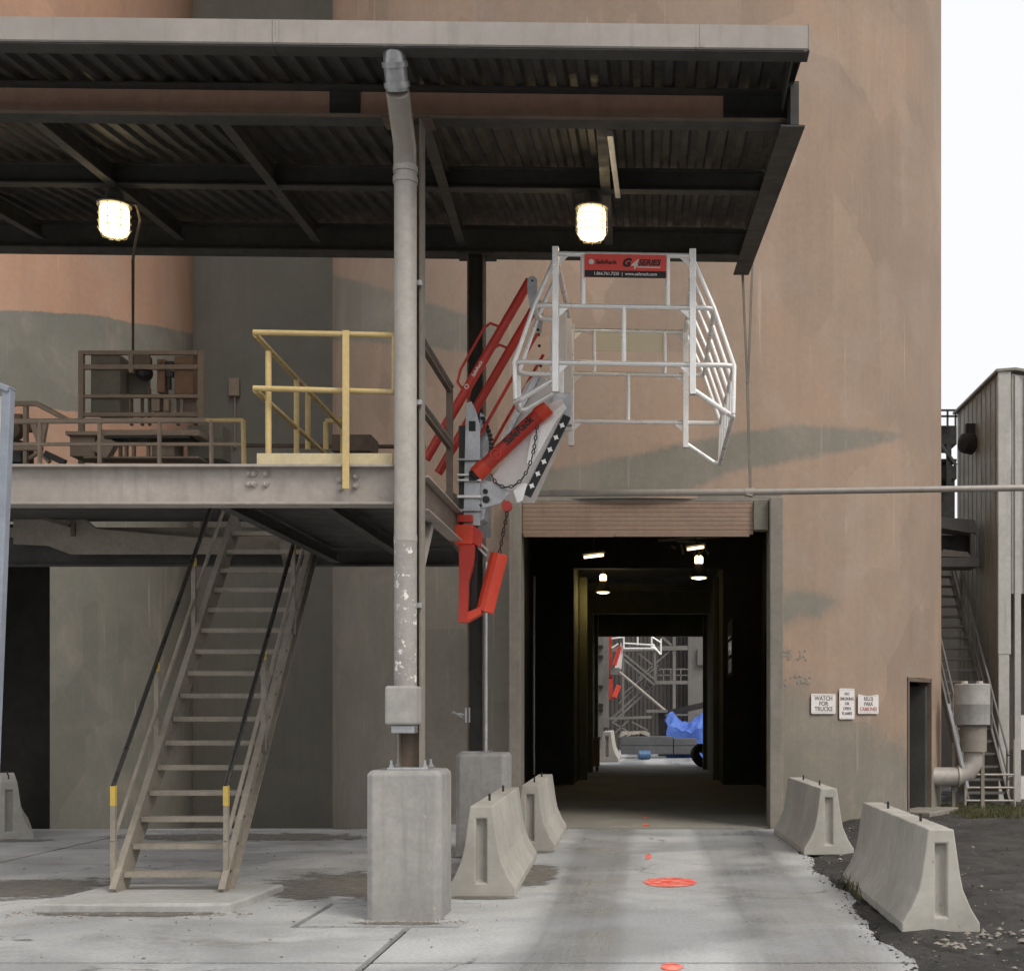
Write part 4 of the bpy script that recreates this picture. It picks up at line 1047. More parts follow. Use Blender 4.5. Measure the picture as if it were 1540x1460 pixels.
for k in range(6):
    q = e0+(e1-e0)*((k+.8)/6.6)+nn*.05+Vector((0,-.004,0))
    pts = []
    for i in range(12):
        r = .034 if i % 3 == 0 else .02; a = 2*math.pi*i/12+math.atan2(dd.z, dd.x)
        pts.append(q+Vector((r*math.cos(a), 0, r*math.sin(a))))
    MB().prism(pts, (0,-.006,0)).build('tread_end', M['alu'], gw)
MB().prism([P(772,738,12.87),P(781,727,12.87),P(793,727,12.87),P(786,752,12.87),P(778,756,12.87)], (0,.02,0)).build('end_plate', M['alu'], gw)
MB().prism([P(750,676,13.25),P(790,578,13.25),P(812,556,13.25),P(842,596,13.25),P(775,690,13.25)], (0,.02,0)).build('side_plate', M['white'], gw)
MB().bar(P(742,690,13.2), P(812,560,13.2), .05, .05, (0,1,0)).build('side_channel', M['galv'], gw)
# red spring tube
a, c = P(716,714,12.84), P(822,613,12.84)
sp_ = MB().tube([a, c], .075, 20).build('spring_tube', M['red'], gw, smooth=True)
dv = (c-a).normalized()
MB().lathe(a, [(.078,0),(.085,.0),(.085,.14),(.078,.141)], 20, axis=dv).build('tube_collar', M['orange_red'], gw, smooth=True)
MB().lathe(a-dv*.045, [(.06,0),(.07,.01),(.07,.05)], 18, axis=dv).build('tube_cap', M['black'], gw, smooth=True)
MB().lathe(c-dv*.12, [(.084,0),(.084,.13)], 20, axis=dv).build('tube_collar', M['orange_red'], gw, smooth=True)
sd = Vector((-dv.z,0,dv.x))
mid = a+(c-a)*.62+Vector((0,-.077,0))
text('lettering', 'SafeRack', .105, M['black'], sp_, mid+sd*.01, dv, sd, bold=.003)
lg = MB(); lc = a+(c-a)*.29+Vector((0,-.078,0))
lg.tube([lc+dv*(.05*math.cos(2*math.pi*k/16))+sd*(.05*math.sin(2*math.pi*k/16)) for k in range(17)], .006, 5, cap=False)
for k in range(3):
    an = 2*math.pi*k/3; lg.bar(lc, lc+dv*(.045*math.cos(an))+sd*(.045*math.sin(an)), .004, .014, (0,-1,0))
lg.build('emblem', M['banner_red'], sp_)
# chain looping under the tube
def chain(pts, par, r=.012):
    b = MB(); 
    for i in range(len(pts)-1):
        p0, p1 = Vector(pts[i]), Vector(pts[i+1]); d_ = (p1-p0); L_ = d_.length; n_ = max(1, int(L_/.04)); dn = d_.normalized()
        for k in range(n_):
            cc = p0+d_*((k+.5)/n_); s2 = Vector((0,1,0)) if k % 2 else dn.cross(Vector((0,1,0))).normalized()
            ring = [cc+dn*(.024*math.cos(2*math.pi*j/8))+s2*(.014*math.sin(2*math.pi*j/8)) for j in range(9)]
            b.tube(ring, .006, 4, cap=False)
    return b.build('chain', M['chain'], par)
chain([P(x,y,12.82) for x,y in ((808,638),(806,655),(803,675),(799,692),(793,708),(784,722),(772,731),(758,733),(746,727),(738,712))], gw)
# red bracket and counterweight
MB().box(P(684,0,12.8).x, P(711,0,12.8).x, 12.78, 13.0, P(0,818,12.8).z, P(0,789,12.8).z).build('bracket_box', M['orange_red'], gw, bevel=.004)
MB().prism([P(711,789,12.8),P(722,797,12.8),P(721,822,12.8),P(711,816,12.8)], (0,.22,0)).build('bracket_wing', M['red'], gw)
MB().box(P(688,0,12.8).x, P(711,0,12.8).x, 12.79, 12.97, P(0,785,12.8).z, P(0,774,12.8).z).build('bracket_collar', M['red'], gw, bevel=.003)
MB().prism([P(690,818,12.8),P(714,818,12.8),P(711,850,12.8),P(704,876,12.8),P(703,922,12.8),P(702,936,12.8),P(689,936,12.8),P(690,876,12.8)], (0,.10,0)).build('bracket_leg', M['red'], gw, bevel=.004)
MB().prism([P(702,921,12.82),P(722,912,12.82),P(724,922,12.82),P(702,935,12.82)], (0,.16,0)).build('bracket_foot', M['orange_red'], gw)
ca, cc = P(729,920,12.9), P(751,833,12.9); cv = (cc-ca)
cwt = MB().lathe(ca, [(.086,0),(.092,.006),(.092,cv.length-.006),(.086,cv.length)], 12, axis=cv).build('counterweight', M['orange_red'], gw)
chain([cc, P(757,800,12.9), P(763,770,12.9)], gw)
MB().bar(P(715,790,12.98), P(712,930,12.98), .04, .05).build('strut', M['chain'], gw)
MB().bar(P(724,818,12.9), P(734,828,12.9), .02, .02).build('stop_pin', M['galv'], gw); MB().bar(P(718,822,12.9), P(732,836,12.9), .02, .02).build('stop_pin', M['galv'], gw)

# ------------------------------------------------------------------ safety cage
YF, YB = 12.1, 14.5
cg = thing('safety_cage', (-.25, 13.3, 4.8), 'white tubular safety cage hanging over the lane with a red banner', 'cage')
XLc, XRc = -.905, .405
levels = [(6.115, 0.0), (5.62, .21), (5.075, .40), (4.74, .39)]
slope = lambda x: -.022*(x-XLc)/(XRc-XLc)   # the cage hangs a touch low on its free end
def V(x, y, z): return Vector((x, y, z+slope(x)))
for y in (YF, YB):
    for x in (XLc, XRc):
        MB().bar(V(x,y-.03,4.78), V(x,y-.03,6.165), .075, .06, (1,0,0)).build('post', M['alu'], cg, bevel=.004)
        for z in (6.115, 5.62, 5.075):
            for s_ in (-1, 1):
                if (x == XLc) == (s_ > 0):
                    MB().prism([V(x+s_*.035,y-.02,z-.03), V(x+s_*.12,y-.02,z-.03), V(x+s_*.035,y-.02,z-.11)], (0,.008,0)).build('gusset', M['alu'], cg)
rr_ = .025
for (z, bul) in levels[:3]:
    for y in (YF, YB):
        MB().tube([V(XLc,y,z), V(XRc,y,z)], rr_, 10).build('rail', M['alu'], cg, smooth=True)
    for (x, s_) in ((XLc,-1),(XRc,1)):
        if bul == 0: pts = [V(x,YF,z), V(x,YB,z)]
        else:
            xo = x+s_*bul; c_ = .08
            ye = YB if s_ > 0 else YF+.42
            pts = [V(x,YF,z), V(xo-s_*c_,YF,z), V(xo-s_*c_*.3,YF+c_*.3,z), V(xo,YF+c_,z), V(xo,ye-c_,z), V(xo-s_*c_*.3,ye-c_*.3,z), V(xo-s_*c_,ye,z), V(x,ye,z)]
        MB().tube(pts, rr_, 10).build('side_rail', M['alu'], cg, smooth=True)
for (x, s_) in ((XLc,-1),(XRc,1)):
    z, bul = levels[3]; xo = x+s_*bul
    ye = YB if s_ > 0 else YF+.42; zh = 4.60 if s_ > 0 else 4.70
    MB().tube([V(x,YF,4.84 if s_ > 0 else 4.92), V(xo-s_*.06,YF,zh+.02), V(xo,YF+.06,zh), V(xo,ye-.06,zh), V(xo-s_*.06,ye,zh+.02), V(x,ye,4.84 if s_ > 0 else 4.92)], rr_, 10).build('bottom_hoop', M['alu'], cg, smooth=True)
    for k in (range(6) if s_ > 0 else (0, 1)):
        y = YF+.02+(YB-YF-.04)*k/5 if s_ > 0 else YF+.02+.38*k
        MB().tube([V(x,y,6.10), V(x+s_*.21,y,5.62), V(x+s_*.40,y,5.075), V(xo,y,zh+.02)], .021, 8).build('side_bar', M['alu'], cg, smooth=True)
for y in (YF, YB):
    zc = (levels[1][0], levels[2][0]); k = y/1900
    xm = -.255; MB().tube([V(xm,y,zc[1]), V(xm,y,zc[0])], .024, 10).build('upright', M['alu'], cg, smooth=True)
    for x in (-.645, .165): MB().tube([V(x,y,zc[0]), V(x,y,levels[0][0])], .024, 10).build('upright', M['alu'], cg, smooth=True)
# wide mounting plate on the gangway side with bolt holes
MB().box(XLc-.055, XLc+.06, 13.55, 13.60, 4.75, 5.95).build('mount_plate', M['white'], cg)
mpq = MB(); mpq.box(-1.06,-.91,13.30,13.32,5.0,5.72); mpo = mpq.build('mount_plate', M['alu'], cg, bevel=.01)
for (px, py) in ((809,496),(811,520),(813,550),(810,503)):
    q = P(px, py, 13.29); MB().lathe((q.x,13.299,q.z), [(.017,0),(.017,.006)], 10, axis=(0,-1,0)).build('bolt', M['black'], mpo)
MB().bar(V(-.92,13.2,4.72), V(-.92,13.2,5.05), .2, .12, (0,1,0)).build('mount_arm', M['galv'], cg, bevel=.006)
MB().tube([V(-1.08,13.2,4.86), V(-.86,13.2,4.82)], .05, 12).build('pivot_pin', M['galv'], cg, smooth=True)
MB().bar(V(-.95,13.2,5.4), V(-.95,13.2,5.9), .16, .05, (0,1,0)).build('mount_arm', M['white'], cg, bevel=.006)
# banners: printed face and plain back
def banner(y, face, name):
    x0, x1, z0, z1 = -.628, .15, 5.885, 6.108
    MB().prism([V(x0,y,z0),V(x1,y,z0),V(x1,y,z1),V(x0,y,z1)], (0,.006,0)).build(name, face, cg)
    return x0, x1, z0, z1
x0, x1, z0, z1 = banner(YF-.035, M['banner_red'], 'banner')
bnr = [o for o in cg.children if o.name.startswith('banner')][0]
bd = (Vector((x1,0,slope(x1)))-Vector((x0,0,slope(x0)))).normalized(); bu = Vector((-bd.z,0,bd.x)); yb_ = YF-.0365
MB().prism([V(x0,yb_,z0),V(x1,yb_,z0),V(x1,yb_,z0+.066),V(x0,yb_,z0+.066)], (0,.001,0)).build('banner_strip', M['black'], bnr)
text('lettering', '1.866.761.7225  |  www.saferack.com', .04, M['white'], bnr, V((x0+x1)/2,yb_-.002,z0+.034), bd, bu, bold=.0008)
text('lettering', 'SafeRack', .056, M['black'], bnr, V(x0+.205,yb_,z0+.145), bd, bu, bold=.0015)
text('lettering', 'G', .105, M['black'], bnr, V(x0+.395,yb_,z0+.14), bd, bu, shear=.3, bold=.006)
text('lettering', '4', .12, M['white'], bnr, V(x0+.468,yb_-.002,z0+.125), bd, bu, shear=.35, bold=.003)
text('lettering', 'SERIES', .075, M['black'], bnr, V(x0+.615,yb_,z0+.145), bd, bu, shear=.3, bold=.0025)
MB().bar(V(x0+.50,yb_-.001,z0+.101), V(x0+.725,yb_-.001,z0+.101), .003, .009).build('underline', M['white'], bnr)
em = MB(); ec = V(x0+.065,yb_-.001,z0+.145); em.lathe(ec, [(.026,0),(.026,.002)], 14, axis=(0,-1,0)); em.build('emblem', M['white'], bnr)
banner(YB-.0, M['cream'], 'banner')

# ------------------------------------------------------------------ right-hand background
bd_ = thing('metal_clad_building', (6.9, 25, 0), 'metal-clad building at the right edge with pale ribbed front and dark side', 'building')
BX, BY, BZ = 6.9, 25.0, 8.47
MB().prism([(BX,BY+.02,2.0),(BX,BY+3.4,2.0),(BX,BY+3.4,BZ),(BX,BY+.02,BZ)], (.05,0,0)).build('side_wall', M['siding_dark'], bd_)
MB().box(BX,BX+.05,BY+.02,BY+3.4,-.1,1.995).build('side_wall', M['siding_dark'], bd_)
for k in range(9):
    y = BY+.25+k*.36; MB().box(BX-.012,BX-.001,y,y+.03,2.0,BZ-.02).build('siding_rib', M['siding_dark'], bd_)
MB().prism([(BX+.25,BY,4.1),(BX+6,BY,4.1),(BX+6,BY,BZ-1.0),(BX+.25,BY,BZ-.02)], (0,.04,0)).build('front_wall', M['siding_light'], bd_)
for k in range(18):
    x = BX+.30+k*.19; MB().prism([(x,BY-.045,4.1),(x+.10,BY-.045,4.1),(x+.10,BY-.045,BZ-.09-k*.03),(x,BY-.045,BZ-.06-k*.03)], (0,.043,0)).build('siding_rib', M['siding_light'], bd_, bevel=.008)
MB().box(BX-.03,BX+.22,BY-.06,BY+.015,2.9,BZ+.01).build('corner_trim', M['siding_light'], bd_, bevel=.006)
MB().box(BX-.02,BX+.19,BY-.05,BY+.01,-.1,2.9).build('corner_post', M['siding_light'], bd_, bevel=.004)
MB().box(BX+.30,BX+.42,BY-.05,BY+.1,-.1,4.1).build('door_post', M['siding_light'], bd_)
MB().prism([(BX-.08,BY-.1,BZ+.0),(BX-.08,BY+3.5,BZ+.0),(BX+.3,BY+3.5,BZ+.03),(BX+.3,BY-.1,BZ+.03)], (0,0,.05)).build('roof_edge', M['siding_dark'], bd_)
MB().prism([(BX+.3,BY-.1,BZ+.03),(BX+6,BY-.1,BZ-.95),(BX+6,BY-.1,BZ-.9),(BX+.3,BY-.1,BZ+.08)], (0,3.6,0)).build('roof_edge', M['siding_dark'], bd_)
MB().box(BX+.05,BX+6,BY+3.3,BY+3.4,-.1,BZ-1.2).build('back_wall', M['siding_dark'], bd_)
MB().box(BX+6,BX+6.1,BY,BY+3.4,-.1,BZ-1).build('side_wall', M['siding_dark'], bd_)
MB().lathe((BX-.35,BY+1.75,P(0,665,26.7).z), [(.05,0),(.20,.08),(.23,.30),(.12,.36)], 16, axis=(1,.4,0)).build('wall_fan', M['rubber'], bd_, smooth=True)
MB().box(BX-.2,BX-.01,BY+1.8,BY+1.9,P(0,650,26.7).z,P(0,635,26.7).z).build('fan_bracket', M['rubber'], bd_)
for (y, z) in ((3.05,1),):
    MB().box(BX+.45,BX+2.5,BY+.6,BY+1.6,1.0,1.7).build('stored_panel', M['sign'], bd_); MB().box(BX+.45,BX+2.5,BY+.5,BY+1.7,0,.45).build('stored_panel', M['sign'], bd_)

rs = thing('outdoor_stairs', (6.33, 23.6, 0), 'grey open-tread stairs climbing between the silo and the metal-clad building', 'stairs')
sx0, sx1 = 5.92, 6.68; ya, yb2, zb2 = 23.55, 28.3, 5.0
def rp_(t, x, dz=0): return Vector((x, ya+(yb2-ya)*t, zb2*t+dz))
for x in (sx0, sx1):
    MB().bar(rp_(0,x,.05), rp_(1,x,.05), .04, .22).build('stringer', M['far_steel'], rs)
    MB().tube([rp_(.0,x,.95), rp_(1,x,.95)], .022, 8).build('handrail', M['far_steel'], rs, smooth=True); MB().tube([rp_(.0,x,.5), rp_(1,x,.5)], .02, 8).build('mid_rail', M['far_steel'], rs, smooth=True)
    for t in (.02,.25,.5,.75,1): MB().tube([rp_(t,x,0), rp_(t,x,.95)], .022, 8).build('post', M['far_steel'], rs, smooth=True)
for k in range(1, 21):
    q = rp_(k/21, 0); MB().box(sx0+.02, sx1-.02, q.y-.12, q.y+.1, q.z-.02, q.z+.02).build('tread', M['far_steel'], rs)
for z in (.12,.36,.60): MB().tube([(sx0-.1,23.35,z),(sx1+.05,23.35,z)], .02, 8).build('gate_bar', M['pipe'], rs, smooth=True)
for x in (sx0-.1, sx1+.05): MB().tube([(x,23.35,-.1),(x,23.35,.68 if x < 6 else 1.25)], .024, 8).build('gate_post', M['pipe'], rs, smooth=True)

dc = thing('dust_drum', (5.65, 22.6, 0), 'grey metal drum on a hopper and elbow pipe beside the silo', 'drum')
q = P(1462,1090,22.6)
MB().lathe((q.x,22.6,q.z), [(.305,0),(.315,.01),(.315,.36),(.32,.37),(.315,.38),(.315,.72),(.30,.735)], 26).build('drum', M['pier'], dc, smooth=True)
MB().lathe((q.x+.02,22.6,P(0,1130,22.6).z), [(.235,0),(.235,.47)], 22).build('hopper', M['jamb'], dc, smooth=True)
MB().tube([(q.x+.02,22.6,P(0,1131,22.6).z),(q.x+.02,22.6,.85),(q.x-.08,22.6,.68),(q.x-.25,22.6,.60),(q.x-.75,22.6,.60)], .17, 16).build('elbow_pipe', M['pipe'], dc, smooth=True)
MB().lathe((q.x-.25,22.6,.6), [(.2,-.02),(.2,.02)], 16, axis=(1,0,0)).build('pipe_flange', M['pipe'], dc, smooth=True)
for dx in (-.15,.12): MB().lathe((q.x+dx,22.55,q.z+.735), [(.07,0),(.06,.05)], 10).build('drum_lug', M['pipe'], dc)
MB().bar((q.x-.3,22.75,-.1),(q.x-.3,22.75,1.2), .06, .06).build('leg', M['dust'], dc); MB().bar((q.x+.25,22.85,-.1),(q.x+.25,22.85,1.2), .06, .06).build('leg', M['dust'], dc)
MB().bar((q.x-.45,22.5,1.9),(q.x-.1,22.5,.4), .05, .05).build('brace', M['galv'], dc)

tw = thing('conveyor_tower', (8.2, 36, 0), 'dark steel tower with catwalks showing past the edge of the silo', 'tower')
def tb_(px0,px1,py0,py1,Y,d,name,mat): return pbox(px0,px1,py0,py1,Y,d,name,mat,tw,0)
for (a, c) in ((640,668),(700,720),(690,694)): tb_(1412,1439,a,c,35,1.2,'catwalk','rubber')
tb_(1408,1436,720,1010,35.5,.8,'tower_leg','rubber'); tb_(1424,1431,668,740,34.8,.1,'tower_leg','rubber')
for py in (617,626): MB().bar(P(1405,py,34.8), P(1441,py,34.8), .05, .05).build('rail', M['chain'], tw)
for px in (1413,1425,1437): MB().bar(P(px,617,34.8), P(px,642,34.8), .05, .05).build('rail_post', M['chain'], tw)
MB().bar(P(1415,668,34.8), P(1438,700,34.8), .08, .08).build('brace', M['chain'], tw)
du = thing('conveyor_duct', P(1440,800,26.3), 'grey hooded conveyor duct between the silo edge and the clad building', 'duct')
YD = 26.2
MB().prism([P(1405,776,YD),P(1466,782,YD),P(1470,796,YD),P(1470,803,YD),P(1405,792,YD)], (0,.6,0)).build('hood', M['far_light'], du)
pbox(1405,1472,838,852,YD-.1,.7,'trough','far_light',du); pbox(1405,1462,805,838,YD+.4,.2,'duct_side','rubber',du); pbox(1460,1467,800,838,YD,.1,'duct_post','far_light',du)
MB().prism([P(1410,836,YD+.02),P(1420,826,YD+.02),P(1455,830,YD+.02),P(1462,838,YD+.02)], (0,.3,0)).build('spill_pile', M['jamb'], du)
tb_(1405,1440,852,1200,34,.5,'tower_wall','far_siding')

# ------------------------------------------------------------------ beyond the far portal
fb_ = thing('far_building', (0, 62, 0), 'dark corrugated building closing the yard seen through the tunnel', 'building')
for k in range(14):
    x0 = -7+k; b = MB(); pr = []
    for i in range(5): pr += [(x0+i*.2,62),(x0+i*.2+.07,62),(x0+i*.2+.09,61.95),(x0+i*.2+.18,61.95)]
    pr += [(x0+.995,62)]
    m = len(pr)
    b.add([(x,y,-.1) for x,y in pr]+[(x,y,14) for x,y in pr], [(i,i+1,m+i+1,m+i) for i in range(m-1)]); b.build('wall_sheet', M['far_siding'], fb_)
MB().box(-7.1,7.1,62.1,62.5,-.1,14).build('wall', M['far_siding'], fb_)
pbox(1035,1062,900,1100,60.5,1.2,'pier','far_light',fb_); pbox(1049,1062,975,1000,60.3,.19,'wall_cabinet','far_light',fb_)
fs = thing('far_staircase', P(960,1020,58), 'grey zigzag steel staircase and catwalks seen through the tunnel', 'stairs')
Y5 = 58.0
def fbar(a, c, w=.10, mat='far_steel', Y=Y5, par=fs, name='member'): return MB().bar(P(*a,Y), P(*c,Y), w, w).build(name, M[mat], par)
for dy in (0, 8):
    fbar((938,983+dy),(985,1022+dy),.10,name='stringer'); fbar((987,1018+dy),(922,1078+dy),.10,Y=58.6,name='stringer')
fbar((945,970),(992,1008),.06,name='handrail'); fbar((985,1006),(930,1058),.06,Y=58.6,name='handrail')
for k in range(10):
    t = k/9; a = (941+44*t, 988+37*t); MB().box(P(*a,58).x-.13,P(*a,58).x+.13,58.05,58.5,P(*a,58).z-.03,P(*a,58).z+.03).build('tread', M['far_steel'], fs)
for k in range(12):
    t = k/11; a = (984-60*t, 1025+54*t); MB().box(P(*a,58.6).x-.13,P(*a,58.6).x+.13,58.65,59.1,P(*a,58.6).z-.03,P(*a,58.6).z+.03).build('tread', M['far_steel'], fs)
fbar((900,977),(1034,974),.2,name='beam'); fbar((985,1026),(1034,1026),.16,name='landing'); fbar((985,1006),(1034,1006),.06,name='handrail'); fbar((985,1015),(1034,1015),.05,name='handrail')
for px in (987,998,1009,1024): fbar((px,1006),(px,1026),.05,name='post')
fbar((1014,940),(1014,1085),.14,name='column'); fbar((985,975),(985,1030),.09,name='column'); fbar((937,980),(937,1080),.09,name='column')
fbar((1008,978),(960,1020),.06,name='brace'); fbar((990,1000),(935,1045),.06,name='brace'); fbar((996,958),(1010,970),.10,name='brace')
fbar((917,1080),(980,1078),.12,name='beam')
for a, c in (((920,1085),(945,1100)),((945,1083),(925,1102)),((950,1085),(975,1098))): fbar(a, c, .06, name='brace')
ch = MB(); ch.tube([P(930,1009,55), P(1000,1068,55)], .06, 10)
tag(ch.build('far_chute', M['fascia'], smooth=True), 'pale diagonal pipe across the far staircase', 'pipe')
fc = thing('far_column', P(908,1050,54), 'grey steel column with boxes at the left of the far yard', 'column')
pbox(907,915,930,1145,54,.25,'column','far_steel',fc,0); pbox(893,907,925,1130,55,.2,'panel','far_light',fc,0)
for py in (970,985,1030,1058,1065): pbox(896,907,py,py+5,54.8,.15,'crossbar','chain',fc,0)
pbox(904,916,1078,1094,53.7,.25,'junction_box','far_light',fc)
fg = thing('far_gangway', P(920,1040,53), 'red and white folded gangway seen small through the tunnel', 'gangway')
pbox(916,920,940,1020,53,.2,'mast','red',fg,0); pbox(916,921,1018,1052,53,.15,'bracket','red',fg,0)
MB().tube([P(924,1048,52.9),P(931,1030,52.9)], .10, 12).build('counterweight', M['orange_red'], fg, smooth=True)
MB().prism([P(924,1005,53),P(934,965,53),P(937,975,53),P(934,1006,53)], (0,.3,0)).build('side_plate', M['white'], fg); MB().tube([P(924,1000,52.8),P(932,972,52.8)], .09, 12).build('spring_tube', M['red'], fg, smooth=True)
pbox(918,932,1004,1014,52.9,.2,'hinge','far_steel',fg,0)
for (a, c) in (((920,960),(938,958)),((920,974),(930,968)),((938,955),(938,975)),((938,967),(985,970)),((938,975),(985,975)),((959,955),(959,970)),((980,955),(980,975)),((981,958),(994,966)),((981,968),(993,984)),((994,960),(994,984)),((981,972),(994,983))):
    MB().tube([P(*a,52.9), P(*c,52.9)], .035, 8).build('cage_rail', M['alu'], fg, smooth=True)

# tarp heap
tp = thing('tarp_heap', P(1035,1110,51), 'bright blue tarp draped over a heap beyond the tunnel', 'tarp')
b = MB(); nx_, ny_ = 60, 30; a = P(1002,1112,51); wx = P(1075,0,51).x-a.x
for j in range(ny_):
    for i in range(nx_):
        u, v = i/(nx_-1), j/(ny_-1)
        h = .75+.6*math.exp(-((u-.15)/.18)**2)+.75*sstep(u,.2,.9)*math.sin(math.pi*min(1,v+.25))**.7
        b.v.append((a.x+u*wx+.06*math.sin(9*v), 51-.3+v*2.2+.1*math.sin(7*u), (.45+h*(.35+.65*math.sin(math.pi*(.12+.6*v))))+.035*math.sin(21*u+9*v+2*math.sin(5*v))+.03*math.sin(34*u-13*v)+.012*random.uniform(-1,1)))
b.f = [(j*nx_+i, j*nx_+i+1, (j+1)*nx_+i+1, (j+1)*nx_+i) for j in range(ny_-1) for i in range(nx_-1)]
b.v += [(x,y,0) for (x,y,z) in b.v[:nx_]]; n0 = nx_*ny_
b.f += [(i, n0+i, n0+i+1, i+1) for i in range(nx_-1)]
b.build('tarp_sheet', M['tarp'], tp, smooth=True)
MB().box(P(990,0,52).x,P(1003,0,52).x,52.5,53.2,0,P(0,1072,52).z).build('hopper_side', M['far_siding'], tp); MB().bar(P(972,1069,52.3),P(1004,1069,52.3), .3, .12).build('hopper_rim', M['far_steel'], tp)
MB().bar(P(1005,1072,52.6),P(1058,1060,52.6), .5, .25).build('conveyor_belt', M['rubber'], tp); MB().bar(P(1000,1075,52.2),P(1070,1074,52.2), .08, .08).build('rim_bar', M['far_steel'], tp)
k0 = 0
for (px0, px1, py0, py1, lab) in ((934,1012,1107,1121,'long grey block on the upper row, left, beyond the tunnel'),(934,1012,1121.4,1134,'long grey block on the ground row beyond the tunnel'),
                                  (1013,1048,1110,1121,'short dark block on the upper row below the blue tarp'),(1013,1048,1121.4,1134,'short dark block on the ground row below the blue tarp')):
    a = P(px0,py1,50); c = P(px1,py0,50)
    o = MB().box(a.x,c.x,50,51,max(a.z,.0)+.0,c.z).build('concrete_block', M['block'], bevel=.03); tag(o, lab, 'block', 'stacked grey blocks beyond the tunnel')
brl = thing('blue_barrel', P(969,1127,48.5), 'small blue barrel lying in front of the grey blocks', 'barrel')
a = P(960,1127,48.5); MB().lathe((a.x,48.5,.0+.17), [(.15,0),(.17,.02),(.17,.15),(.18,.16),(.17,.17),(.17,.30),(.18,.31),(.17,.32),(.17,.44),(.15,.46)], 18, axis=(1,.25,0)).build('barrel_body', M['barrel'], brl, smooth=True)
bag = MB(); rs_ = random.Random(8)
for k in range(9):
    q = P(938+k*4, 1105, 50.4+rs_.uniform(-.1,.3)); bag.lathe(q, [(.1,-.06),(rs_.uniform(.15,.25),0),(rs_.uniform(.1,.18),rs_.uniform(.05,.14)),(.03,.16)], 6, axis=(rs_.uniform(-.5,.5),rs_.uniform(-.3,.3),1))
bo_ = bag.build('scrap_pile', M['jamb']); bo_['kind'] = 'stuff'; tag(bo_, 'pale scrap heaped on top of the grey blocks', 'scrap')
ty = thing('old_tyre', (1.62, 42.2, 0), 'black tyre leaning against the far end of the tunnel', 'tyre')
def tyre(c, ax, R1, R2, name, par):
    prof = [(R2,-.12),(R1-.05,-.14),(R1,-.09),(R1,.09),(R1-.05,.14),(R2,.12)]
    b = MB(); c = Vector(c); ax = Vector(ax).normalized(); u = ax.cross(Vector((0,1,.1))).normalized(); v = ax.cross(u); n = 28; m = len(prof)
    for (r, h) in prof:
        for k in range(n): a = 2*math.pi*k/n; b.v.append(tuple(c+ax*h+u*(r*math.cos(a))+v*(r*math.sin(a))))
    for i in range(m):
        for k in range(n): b.f.append((i*n+k, i*n+(k+1)%n, ((i+1)%m)*n+(k+1)%n, ((i+1)%m)*n+k))
    return b.build(name, M['rubber'], par, smooth=True)
tyre((1.72,41.6,.36), (.75,-1,.75), .42, .2, 'tread_ring', ty)
bn = thing('rusty_bin', (-1.75, 38.6, 0), 'brown rusty bin against the olive tunnel wall', 'bin')
MB().box(-1.87,-1.55,38.2,38.8,.15,.95).build('bin_body', M['box_brown'], bn, bevel=.02); MB().box(-1.88,-1.53,38.17,38.83,.95,1.03).build('bin_rim', M['jamb'], bn, bevel=.01); MB().box(-1.85,-1.75,38.3,38.4,0,.15).build('leg', M['chain'], bn)
MB().box(-1.66,-1.57,38.3,38.4,0,.15).build('leg', M['chain'], bn)

# ------------------------------------------------------------------ framed panel leaning in at the left edge
fp = thing('framed_panel', (-3.4, 6, 0), 'blue-grey steel frame with white panel cut off by the left edge', 'panel')
Yp = 6.0
a, c = P(13,587,Yp), P(-22,1460,Yp); c = a+(c-a)*((a.z)/(a.z-c.z))
MB().bar(a, c, .05, .04, (1,0,0)).build('frame_bar', M['post_blue'], fp, bevel=.004)
MB().bar(P(18,588,Yp), P(-120,535,Yp), .07, .03).build('frame_bar', M['post_blue'], fp, bevel=.004)
l0 = P(-120,540,Yp); lb = l0+Vector((c.x-a.x,0,-l0.z))
MB().bar(l0, lb, .05, .04, (1,0,0)).build('frame_bar', M['post_blue'], fp)
MB().prism([a+Vector((-.03,.02,-.03)), c+Vector((-.03,.02,.05)), lb+Vector((0,.02,.05)), l0+Vector((0,.02,-.03))], (0,.01,0)).build('panel_sheet', M['sign'], fp)

# ------------------------------------------------------------------ loose bits on the walls and ground
tt = MB(); q = P(704,1075,15.45); tt.bar(q, P(680,1072,15.3), .02, .02); tt.bar(P(697,1080,15.4), P(681,1070,15.25), .02, .02); tt.box(q.x-.03,q.x+.03,15.4,15.46,q.z-.09,q.z+.09)
tag(tt.build('cable_stub', M['galv']), 'small bent cable stub on the column above the half-hidden pier', 'cable')

def rocks(name, spots, mat, label, cat, smin, smax):
    b = MB(); r = random.Random(11)
    ico = [(0,0,1),(.9,0,.3),(.28,.85,.3),(-.72,.53,.3),(-.72,-.53,.3),(.28,-.85,.3),(0,0,-.4)]
    fc_ = [(0,1,2),(0,2,3),(0,3,4),(0,4,5),(0,5,1),(6,2,1),(6,3,2),(6,4,3),(6,5,4),(6,1,5)]
    for (x, y, z) in spots:
        s = smin*(smax/smin)**(r.random()**2); a = r.uniform(0,6.28); sx, sy, sz = (r.uniform(.6,1.3)*s for _ in range(3)); ca, sa = math.cos(a), math.sin(a)
        b.add([(x+ca*u*sx-sa*v*sy, y+sa*u*sx+ca*v*sy, z+w2*sz*.7) for u,v,w2 in ico], fc_)
    o = b.build(name, mat, kind='stuff'); tag(o, label, cat); return o
r = random.Random(4); sp1 = []
for _ in range(9000):
    y = r.uniform(7.5, 24); x = 1.9+rag(y)*.5+abs(r.gauss(0, 2.2)); sp1.append((x, y, -.02+.02*r.random()))
